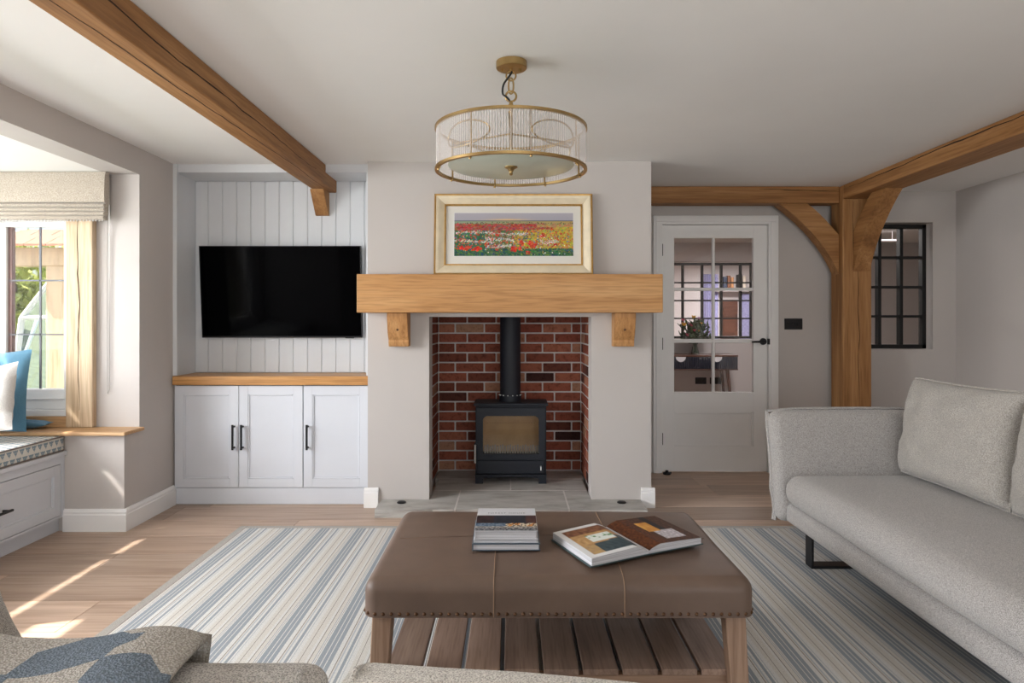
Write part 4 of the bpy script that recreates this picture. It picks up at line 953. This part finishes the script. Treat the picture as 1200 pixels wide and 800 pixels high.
def right_page(u, v):
    n = noise.noise(Vector((u * 9, v * 9, 6))); n2 = noise.noise(Vector((u * 26, v * 26, 8)))
    if .38 < u < .62 and .42 < v < .78: return (206 + 30 * n, 146 + 40 * n, 66 + 30 * n)
    if .46 < u < .84 and .12 < v < .44: return (186 + 50 * n2, 180 + 50 * n2, 186 + 50 * n2)
    if .62 < u < .74 and v > .44: return (36, 30, 30)
    if u < .38: return (84 + 40 * n2, 46 + 26 * n2, 26 + 14 * n2)
    return (74 + 34 * n2, 46 + 26 * n2, 32 + 18 * n2)
half(-1, R(8), .232, .026, left_page, 'page_print', 'printed page with photo of a pale timbered kitchen'); half(1, R(5), .228, .022, right_page, 'page_print', 'printed page with photo of a dark timbered interior')

# ================================================================== SOFA
sf = thing('sofa', (1.85, 2.3, .012), 'pale grey fabric sofa with piped edges on black metal legs', 'sofa')
SY0, SY1 = 1.10, 3.50
def ystrip(f): return f
obj('base', soft(nb(), 1.372, 2.28, SY0 + .02, SY1 - .02, .20, .305, .03, 3, (.012, 0, 0, 0, 0, 0), 6), sofa_m, sf, 50)
st = obj('seat_cushion', soft(nb(), 1.345, 2.10, SY0 + .17, SY1 - .10, .302, .452, .065, 5, (.012, 0, 0, 0, 0, .018), 8, seed=3, wr=.006), sofa_m, sf, 55)
def slab_arm(y0, y1, name, flip):
    # upright padded arm, slightly flared towards the top, with a raised piped edge
    t = nb(); soft(t, 1.33, 2.26, y0, y1, .20, .75, .05, 4, (.0, 0, .012, .012, 0, .006), 8)
    for v in t.verts:
        k = (v.co.z - .2) / .55; v.co.y += (.045 * k * k if not flip else -.045 * k * k); v.co.x -= .022 * k * (1 if v.co.x < 1.5 else 0)
    a = obj(name, t, sofa_m, sf, 55)
    ye = y1 if not flip else y0; s = 1 if not flip else -1
    pts = []
    for z in [.20, .25, .3, .36, .42, .5, .6, .7, .742]:
        k = (z - .2) / .55; pts.append((1.333 - .022 * k + .006 * math.sin(z * 30) * (z < .45), ye - s * .02 + s * .045 * k * k, z))
    k = 1
    pts += [(1.318 + .94 * i / 8, ye - s * .02 + s * .045, .752 + .006 * math.sin(math.pi * i / 8)) for i in range(1, 9)]
    bm = nb(); tube(bm, pts, .009, 7); tube(bm, [(p[0] + .004, p[1] - s * .014, p[2] + (.002 if p[2] > .74 else 0)) for p in pts], .006, 6)
    obj('piping', bm, sofa_m, a, 60)
slab_arm(3.405, 3.50, 'arm', False); slab_arm(1.10, 1.195, 'arm', True)
bk_ = obj('back', soft(nb(), 2.13, 2.28, SY0 + .05, SY1 - .05, .20, .748, .05, 4, (.006, .006, 0, 0, 0, .006), 8), sofa_m, sf, 55)
obj('piping', tube(nb(), [(2.262, SY0 + .07, .752), (2.262, 2.3, .757), (2.262, SY1 - .07, .752)], .008, 7), sofa_m, bk_, 60)
for y in (3.33, 1.27):
    bm = nb(); w = .035
    box(bm, 1.446, 1.458, y - w, y + w, .0125, .199, .002); box(bm, 2.188, 2.2, y - w, y + w, .0125, .199, .002); box(bm, 1.458, 2.188, y - w, y + w, .0125, .026, .002); box(bm, 1.458, 2.188, y - w, y + w, .187, .199, .002)
    obj('leg_frame', bm, black_m, sf)
def back_cushion(yc, lab, seed, W=.74):
    M = axes((1.975, yc, .695), (0, -1, 0), (.16, 0, 1), (-1, 0, .16))
    c = obj('back_cushion', pillow(W, .47, .20, M, 26, seed, .010, .035, 3.4, .42), sofac_m, smooth=60, label=lab, cat='cushion', group='sofa back cushions')
    obj('piping', pillow_edge(W, .47, M, .006, .035), sofac_m, c, 60)
back_cushion(3.025, 'plump grey back cushion on the sofa next to its far arm by the oak post', 5)
back_cushion(2.27, 'plump grey back cushion on the middle of the sofa', 9); back_cushion(1.518, 'plump grey back cushion on the sofa next to the arm farthest from the oak post', 12)

# ================================================================== SEATS IN FRONT OF THE CAMERA
def armchair(cx, cy, yaw, m, label, W, ztop, back_r=.045):
    """back towards the camera; local x across, local y from the back forward"""
    c = thing('armchair', (cx, cy, .001), label, 'armchair')
    M = Matrix.Translation((cx, cy, 0)) @ Matrix.Rotation(yaw, 4, 'Z'); h = W / 2
    b = obj('backrest', soft(nb(), -h, h, 0, .11, .16, ztop, back_r, 4, (.0, .0, .012, .012, 0, .004), 7, M, seed=cx * 9, wr=.006), m, c, 55)
    for s in (-1, 1): obj('back_seam', tube(nb(), [M @ Vector((s * (h - .028), -.003, .2)), M @ Vector((s * (h - .028), -.003, ztop - .05)), M @ Vector((s * (h - .028), .012, ztop - .012)), M @ Vector((s * (h - .028), .055, ztop + .004)), M @ Vector((s * (h - .028), .10, ztop - .014))], .0035, 6), m, b, 60)
    obj('seat_base', soft(nb(), -h + .01, h - .01, .10, .54, .14, .26, .03, 3, M=M), m, c, 55)
    obj('seat_cushion', soft(nb(), -h + .11, h - .11, .10, .54, .26, .36, .04, 4, (0, 0, 0, .012, 0, .015), 6, M), m, c, 55)
    for s in (-1, 1): obj('arm', soft(nb(), min(s * h, s * (h - .11)), max(s * h, s * (h - .11)), .09, .53, .14, .45, .035, 3, (0, 0, 0, .01, 0, .006), 5, M), m, c, 55)
    for sx in (-1, 1):
        for y in (.05, .5): obj('leg', tube(nb(), [M @ Vector((sx * (h - .06), y, .16)), M @ Vector((sx * (h - .045), y, .0125))], [.02, .013], 8), table_wz, c, 40)
    return c, M
armchair(-.655, .79, 0, chair_m, 'grey woven armchair with a patterned throw over its back', .842, .768, .03)
armchair(.177, .7465, R(-9), cream_m, 'cream boucle armchair without a throw', .83, .764, .04)
# throw folded over the back of the grey armchair
def throw(u, v):
    x = -1.13 + .70 * u; s = v * 1.10; zt, y0, y1 = .766, .778, .908
    x += .035 * math.sin(v * 5) * u + (.055 * (v - .42) * u)
    if s < .42: p = Vector((x, y0 - .006, zt - .42 + s))
    elif s < .58:
        k = (s - .42) / .16; a = math.pi * k; p = Vector((x, (y0 + y1) / 2 - (y1 - y0 + .012) / 2 * math.cos(a), zt + .012 * math.sin(a)))
    else: p = Vector((x, y1 + .006, zt - (s - .58)*.75))
    f = .006 * math.sin(x * 26 + v * 3) + .005 * noise.noise(Vector((x * 7, v * 6, 2)))
    p.z += .006 + f * .8 + .008 * math.exp(-((u - .93) / .08) ** 2); p.y -= abs(f) + .004 if s < .5 else -(abs(f) + .004)
    return p
bm = surf(nb(), throw, 60, 60)
tb = obj('throw_blanket', bm, throw_m, smooth=80, label='knitted throw in blue and oatmeal over the armchair back', cat='throw')
so_ = tb.modifiers.new('thickness', 'SOLIDIFY'); so_.thickness = .008; so_.offset = 1
M_ = axes((-.985, 1.17, .575), (0, 1, 0), (-.45, 0, .89), (.89, 0, .45))
ac = obj('scatter_cushion', pillow(.36, .42, .10, M_, 20, 21, .005, .03, 4, .35), chair_m, smooth=60, label='grey cushion with dark brown piping leaning in the armchair', cat='cushion')
obj('piping', pillow_edge(.36, .42, M_, .009, .03), pipe_m, ac, 60)

# ================================================================== PENDANT
pd = thing('pendant_light', (0, 2.736, 1.80), 'brass drum pendant with clear glass rods and frosted disc', 'pendant light')
PX, PY = -.004, 2.736; PZ0, PZ1, PR = 1.806, 1.978, .300
def hoop(r, z, rad, n=72, sy=1): return [(PX + r * math.cos(2 * math.pi * k / n), PY + r * math.sin(2 * math.pi * k / n), z) for k in range(n)]
obj('ceiling_rose', lathe(nb(), [(0, CEIL - .002), (.0616, CEIL - .002), (.0616, CEIL - .027), (.059, CEIL - .030), (0, CEIL - .030)], (PX + .002, PY, 0), 40), brass_m, pd, 40)
rose_b = nb()
rose_b.free()
for dx in (-.036, .036): obj('rose_screw', tube(nb(), [(PX + dx, PY, CEIL - .03), (PX + dx, PY, CEIL - .042)], .005, 8), brass_m, pd, 40)
obj('rose_hook', tube(nb(), [(PX, PY, CEIL - .03), (PX, PY, CEIL - .045)], .007, 8), brass_m, pd, 40)
def rim(z0, z1, r0, r1): return lathe(nb(), [(r0, z0), (r1, z0), (r1, z1), (r0, z1), (r0, z0)], (PX, PY, 0), 80)
obj('rim', rim(PZ1 - .010, PZ1, PR - .010, PR + .004), brass_m, pd, 40); obj('rim', rim(PZ0, PZ0 + .010, PR - .010, PR + .004), brass_m, pd, 40)
bm = nb()
for k in range(180):
    a = 2 * math.pi * k / 180; r = PR - .004; tube(bm, [(PX + r * math.cos(a), PY + r * math.sin(a), PZ0 + .008), (PX + r * math.cos(a), PY + r * math.sin(a), PZ1 - .008)], .0034, 6, caps=False)
obj('glass_rod', bm, rod_m, pd, 60, kind='stuff')
for k in range(8):
    a = 2 * math.pi * (k + .32) / 8; r = PR - .013
    obj('upright', tube(nb(), [(PX + r * math.cos(a), PY + r * math.sin(a), PZ0 - .002), (PX + r * math.cos(a), PY + r * math.sin(a), PZ1 - .002)], .0035, 8), brass_m, pd, 40)
    b = obj('rim_knob', lathe(nb(), [(0, -.009), (.004, -.008), (.005, -.005), (.004, -.001), (0, 0)], (PX + (r + .006) * math.cos(a), PY + (r + .006) * math.sin(a), PZ0), 10), brass_m, pd, 40)
obj('frosted_disc', lathe(nb(), [(0, PZ0 + .020), (.248, PZ0 + .020), (.252, PZ0 + .023), (.248, PZ0 + .027), (0, PZ0 + .027)], (PX, PY, 0), 72), opal_m, pd, 40)
obj('finial', lathe(nb(), [(0, PZ0 + .020), (.026, PZ0 + .020), (.026, PZ0 + .016), (.014, PZ0 + .010), (.009, PZ0 + .002), (.006, PZ0 - .004), (.008, PZ0 - .009), (.005, PZ0 - .014), (0, PZ0 - .015)], (PX, PY, 0), 24), brass_m, pd, 50)
obj('stem', tube(nb(), [(PX, PY, PZ0 + .027), (PX, PY, 2.090)], .006, 10), brass_m, pd, 40)
for k in range(3):
    a0 = 2 * math.pi * k / 3 + .5; pts = [(PX, PY, PZ1 - .02)] + [(PX + .285 * t * math.cos(a0), PY + .285 * t * math.sin(a0), PZ1 - .02 + .0 * t) for t in (.3, .6, 1)]
    obj('spider_arm', tube(nb(), pts, .004, 6), brass_m, pd, 40)
for k in range(4):                                     # swagged brass loops inside the drum
    a0 = 2 * math.pi * (k + .5) / 4
    pts = []
    for i in range(25):
        t = 2 * math.pi * i / 24; a = a0 + .48 * math.cos(t); z = PZ1 - .068 + .046 * math.sin(t); pts.append((PX + .255 * math.cos(a), PY + .255 * math.sin(a), z))
    obj('swag_loop', tube(nb(), pts[:-1], .0035, 6, closed=True), brass_m, pd, 60)
def link_ring(cz, rx, rz, plane, r=.0035, nm='chain_link'):
    pts = [(PX + (rx * math.cos(t) if plane == 'x' else 0), PY + (rx * math.cos(t) if plane == 'y' else 0), cz + rz * math.sin(t)) for t in [2 * math.pi * k / 24 for k in range(24)]]
    obj(nm, tube(nb(), pts, r, 8, closed=True), brass_m, pd, 60)
link_ring(2.190, .019, .019, 'x'); link_ring(2.150, .010, .032, 'x', .0035); link_ring(2.108, .021, .021, 'x', .0042)
obj('stem_cap', lathe(nb(), [(0, 2.068), (.010, 2.068), (.010, 2.074), (.006, 2.086), (0, 2.088)], (PX, PY, 0), 18), brass_m, pd, 50)
cp = bez((PX + .004, PY - .008, 2.205), (PX - .01, PY - .012, 2.17), (PX - .036, PY - .012, 2.165), (PX - .034, PY - .01, 2.122), 8) + bez((PX - .034, PY - .01, 2.122), (PX - .034, PY - .01, 2.10), (PX - .015, PY - .01, 2.115), (PX - .003, PY, 2.085), 6)[1:]
obj('flex_cord', tube(nb(), cp, .004, 8), cord_m, pd, 60)

# ================================================================== HALL SEEN THROUGH THE GLASS
ct = thing('console_table', (2.2, 8.77, 0), 'dark fluted console table with white half-moon handles in the hall', 'console table')
CX0, CX1, CYF, CYB = 1.50, 2.845, 8.58, 8.96
obj('table_top', box(nb(), CX0, CX1, CYF, CYB, .765, .790, .004), walnut_m, ct); obj('bottom_rail', box(nb(), CX0, CX1, CYF, CYB, .598, .612, .003), walnut_m, ct)
obj('drawer_box', box(nb(), CX0 + .01, CX1 - .004, CYF + .01, CYB, .612, .765), plain('navy_lacquer', C(30, 34, 50), .5), ct)
bm = nb(); k = 0; x = CX0 + .02
while x < CX1 - .02: box(bm, x, x + .019, CYF - .006, CYF + .012, .615, .762, .006); x += .0275
obj('fluted_front', bm, MATS['navy_lacquer'], ct)
for xc in (2.12, 2.575):
    bm = nb(); prism(bm, [(xc + .062 * math.cos(a), .764 + .062 * math.sin(a)) for a in [math.pi + math.pi * i / 14 for i in range(15)]], 'Y', CYF - .012, CYF - .0065); obj('handle', bm, plain('pale_handle', C(214, 214, 218), .4), ct, label='white half-moon handle')
for x, y, dx in ((CX1 - .12, CYF + .06, .07), (CX1 - .12, CYB - .06, .07), (CX0 + .12, CYF + .06, -.07), (CX0 + .12, CYB - .06, -.07)):
    obj('leg', tube(nb(), [(x, y, .597), (x + dx, y, .0005)], [.024, .014], 8), walnut_m, ct, 40)
vs = thing('flower_vase', (2.352, 8.77, .7905), 'glass vase with mixed cut flowers on the console table', 'vase')
obj('vase', lathe(nb(), [(0, .7905), (.052, .7905), (.055, .80), (.040, .86), (.030, .91), (.036, .955), (.034, .955), (.027, .91), (.036, .86), (.05, .803), (0, .803)], (2.352, 8.77, 0), 24), vase_m, vs, 40)
bm = nb(); rs = random.Random(3); tips = []
for k in range(22):
    a = rs.uniform(0, 6.28); r = rs.uniform(.03, .20); h = rs.uniform(1.06, 1.30) - r * .35; tip = Vector((2.352 + r * math.cos(a), 8.77 + r * math.sin(a) * .7, h)); tips.append(tip)
    tube(bm, bez((2.352 + .02 * math.cos(a + 2), 8.77 + .02 * math.sin(a + 2), .81), (2.352, 8.77, .93), (2.352 + r * .5 * math.cos(a), 8.77 + r * .4 * math.sin(a), .98), tip, 5), .0035, 5)
obj('stem', bm, green_m, vs, kind='stuff')
bm = nb()
for k in range(260):
    a = rs.uniform(0, 6.28); r = rs.uniform(0, .19); p = Vector((2.352 + r * math.cos(a), 8.77 + .7 * r * math.sin(a), rs.uniform(.96, 1.20) - r * .2)); t = nb(); surf(t, lambda u, v: Vector(((u - .5) * .034 * math.sin(math.pi * max(.05, min(.95, v))), .01 * math.sin(u * 3.14), v * .075)), 2, 3)
    merge(bm, t, Matrix.Translation(p) @ Matrix.Rotation(rs.uniform(0, 6.28), 4, 'Z') @ Matrix.Rotation(rs.uniform(.2, 1.6), 4, 'X'))
obj('foliage', bm, green_m, vs, kind='stuff', fix=False)
fcs = [plain('yellow_petal', C(226, 176, 52), .7), plain('pink_petal', C(206, 108, 128), .7), plain('rose_petal', C(180, 72, 92), .7), plain('lilac_petal', C(176, 140, 180), .7)]
for k in range(17):
    p = tips[k]; r = rs.uniform(.020, .034); t = nb()
    for j in range(9):
        tt = nb(); surf(tt, lambda u, v: Vector(((u - .5) * r * 1.1 * math.sin(math.pi * (.15 + .75 * v)), v * r * 1.2, r * .9 * v * v)), 2, 3); merge(t, tt, Matrix.Translation(p) @ Matrix.Rotation(j * 2.4, 4, 'Z') @ Matrix.Rotation(.15 * (j // 3), 4, 'X'))
    lathe(t, [(0, r * .5), (r * .5, r * .3), (r * .4, -.004), (0, -.006)], p, 8); obj('flower_head', t, fcs[k % 4], vs, fix=False)
for x, lab in ((2.487, 'below the flower vase'), (2.68, 'next to the console table legs')):
    s = thing('wall_socket', (x, 8.99, .39), 'black double wall socket ' + lab, 'socket', 'hall sockets'); obj('wall_plate', box(nb(), x - .073, x + .073, 8.990, 8.9995, .387, .473, .003), black_m, s)
    for q in (-.035, .035): obj('rocker', box(nb(), x + q - .012, x + q + .012, 8.987, 8.991, .445, .462, .001), bezel_m, s)
# study beyond the hall window
sh = sbox('wall_shelf', trim_m, (3.55, 4.6, 11.95, 12.199, 1.74, 1.80), bev=.004, label='white wall shelf with books in the far room', cat='shelf')
bcol = [plain('book_navy', C(44, 58, 82), .6), plain('book_brown', C(120, 74, 46), .6), plain('book_tan', C(180, 130, 84), .6), plain('book_black', C(34, 32, 34), .6), plain('book_cream', C(206, 196, 180), .6)]
bl_ = ['navy', 'brown', 'tan', 'black', 'cream']; x = 3.72
for k, (w, h) in enumerate(((.06, .20), (.05, .22), (.045, .19), (.06, .24), (.05, .21))):
    b = sbox('book', bcol[k], (x, x + w, 12.0, 12.16, 1.8005, 1.8005 + h), bev=.004, label=bl_[k] + ' book upright on the white shelf in the far room', cat='book', group='books on the far shelf')
    sbox('page_block', paper_m, (x + .006, x + w - .006, 12.002, 12.158, 1.8005 + h - .002, 1.8005 + h + .001), parent=b); x += w + (.012 if k != 2 else .09)
lil = fabric('lilac_curtain', C(150, 150, 190), C(186, 186, 220), 60)
for x0, x1, lab in ((3.40, 3.66, 'lilac curtain panel beside the white shelf in the far room'), (4.05, 4.22, 'narrow lilac curtain panel under the white shelf in the far room')):
    bm = nb(); prism(bm, [(x0 + (x1 - x0) * i / 24, 12.10 + .03 * math.sin(i * 1.6)) for i in range(25)] + [(x1 - (x1 - x0) * i / 24, 12.15 + .03 * math.sin((24 - i) * 1.6)) for i in range(25)], 'Z', .02, 1.70 if x0 > 4 else 2.05); obj('curtain', bm, lil, label=lab, cat='curtain', smooth=60)
dd = thing('door_2', (3.92, 12.17, 0), 'dark wooden door in the far room', None); tag(dd, kind='structure')
obj('door_leaf', box(nb(), 3.72, 4.02, 12.15, 12.199, .002, 1.60, .004), walnut_m, dd); obj('door_panel', box(nb(), 3.77, 3.97, 12.14, 12.151, .9, 1.5, .008), walnut_m, dd)
obj('pale_strip', box(box(box(nb(), 3.85, 4.48, 7.85, 7.88, 2.138, 2.155, .004), 3.95, 3.953, 7.864, 7.867, 2.15, CEIL - .001), 4.38, 4.383, 7.864, 7.867, 2.15, CEIL - .001), plain('strip_glow', (1, .9, .92, 1), .5, emit=1.2), label='slim pale glowing strip hung in the hall', cat='light')  # slim emissive strip on two wires under the hall ceiling
area('hall_ceiling_lamp', (2.6, 7.1, CEIL - .03), (0, 0, 0), .5, .5, 26, (1, .96, .94)); area('study_ceiling_lamp', (3.6, 10.8, CEIL - .03), (0, 0, 0), .5, .5, 50, (1, .95, .93))
for nm, x, y in (('hall', 2.6, 7.1), ('far room', 3.6, 10.8)):
    obj('ceiling_panel', box(nb(), x - .28, x + .28, y - .28, y + .28, CEIL - .022, CEIL - .001, .004), trim_m, label='flat square white ceiling lamp in the ' + nm, cat='ceiling lamp')

# ================================================================== GARDEN
struct('ground', lawn_m, (-30, 20, -12, 40, -.5, -.16))
pz = thing('oak_porch', (-3.5, 5.4, -.16), 'pale oak porch frame with red tiled roof outside the window', 'porch')
obj('porch_post', box(nb(), -3.62, -3.47, 5.3, 5.45, -.16, 1.64, .006), oak_pale, pz); obj('porch_beam', box(nb(), -3.95, -2.9, 5.28, 5.43, 1.64, 1.78, .006), oak_pale, pz)
obj('porch_brace', prism(nb(), [(-3.47, 1.30), (-3.30, 1.64), (-3.18, 1.64), (-3.47, 1.12)], 'Y', 5.32, 5.40), oak_pale, pz)
for r_ in range(2):
    for c_ in range(7):
        x = -4.02 + c_ * .166 + (.08 if r_ % 2 else 0); y = 5.16 + r_ * .13; zz = 1.78 + r_ * .06
        bm = nb(); prism(bm, [(y, zz), (y + .19, zz + .09), (y + .19, zz + .105), (y, zz + .016)], 'X', x, x + .16); obj('roof_tile', bm, brickout_m, pz)
gh = thing('greenhouse', (-4.66, 8.3, -.16), 'white framed lean-to greenhouse in the garden', 'greenhouse')
wf = plain('greenhouse_white', C(224, 226, 228), .5)
bm = nb(); gx0, gx1, gy0, gy1, gz, gr = -5.42, -3.9, 7.3, 9.3, 1.25, 2.0
for x in (gx0, gx1):
    for y in (gy0, (gy0 + gy1) / 2, gy1): tube(bm, [(x, y, -.16), (x + (.18 if x == gx0 else -.18), y, gz)], .03, 6)
for y in (gy0, (gy0 + gy1) / 2, gy1): tube(bm, [(gx0 + .18, y, gz), ((gx0 + gx1) / 2, y, gr), (gx1 - .18, y, gz)], .028, 6)
for p, q in (((gx0 + .18, gz), (gx0 + .18, gz)), ((gx1 - .18, gz), (gx1 - .18, gz)), (((gx0 + gx1) / 2, gr), 0)): tube(bm, [(p[0], gy0, p[1]), (p[0], gy1, p[1])], .028, 6)
tube(bm, [(gx0 + .18, gy0, gz), (gx1 - .18, gy0, gz)], .028, 6); tube(bm, [(-4.9, gy0, -.16), (-4.9, gy0, gz)], .025, 6)
obj('frame', bm, wf, gh)
obj('glazing', prism(nb(), [(gx0 + .02, -.14), (gx1 - .02, -.14), (gx1 - .18, gz), ((gx0 + gx1) / 2, gr), (gx0 + .18, gz)], 'Y', gy0 + .02, gy1 - .02), glass('greenhouse_glass', (.8, .85, .88, 1), .1), gh)
def tree(x, y, h, r, label, nm='garden_tree', n=2600, seed=1, m=leafy_m):
    t = thing(nm, (x, y, -.16), label, 'tree'); q = random.Random(seed)
    bm = nb(); tube(bm, [(x, y, -.16), (x + .05, y, h * .35), (x - .05, y + .05, h * .7)], [.10, .08, .04], 8)
    for k in range(7): a = q.uniform(0, 6.28); tube(bm, [(x, y, h * .3 + k * .06 * h), (x + r * .7 * math.cos(a), y + r * .7 * math.sin(a), h * .5 + k * .06 * h)], [.04, .015], 6)
    obj('trunk', bm, bark_m, t, 40); V, F = [], []
    for k in range(n):
        d = Vector((q.gauss(0, 1), q.gauss(0, 1), q.gauss(0, 1))).normalized() * (q.random() ** .45); p = Vector((x + d.x * r, y + d.y * r, h * .62 + d.z * h * .40)); u = Vector((q.gauss(0, 1), q.gauss(0, 1), q.gauss(0, 1))).normalized(); w, _ = frame_of(u); s = q.uniform(.05, .10)
        b = len(V); V += [p, p + u * s + w * s * .45, p + u * s * 2, p + u * s - w * s * .45]; F.append((b, b + 1, b + 2, b + 3))
    me = bpy.data.meshes.new('foliage'); me.from_pydata(V, [], F); me.materials.append(m); tag(link('foliage', me, (0, 0, 0), t), kind='stuff')
tree(-7.65, 10.6, 2.6, 1.05, 'yellow green leafy tree behind the greenhouse', seed=2, n=3600)
tree(-6.3, 8.0, 1.9, .5, 'small yellow green tree beside the greenhouse', seed=5, n=1500)
tree(-9.9, 13.2, 2.6, 1.4, 'darker green bushy tree at the end of the garden', seed=9, n=3000, m=plain('dark_leaf', C(120, 142, 80), .7, var=.3, vscale=2))
# added unseen boards outside the long bay window, spaced to pass only slivers of sun
blk = thing('sun_blocker', (-4.3, 2.2, -.16), 'unseen sun-blocking timber boards added outside the bay', 'sun_blocker')
for y0, y1, z0, z1 in ((-1.2, 4.2, 1.75, 2.528), (2.10, 4.2, 2.572, 3.45), (-1.2, 2.10, 2.572, 2.74), (-1.2, 2.10, 3.20, 3.45)):
    obj('blocker_board', box(nb(), -4.214, -4.206, y0, y1, z0, z1), oak_pale, blk)
for y in (-1.15, 4.15): obj('blocker_post', box(nb(), -4.34, -4.215, y - .06, y + .06, -.16, 3.45), oak_pale, blk)
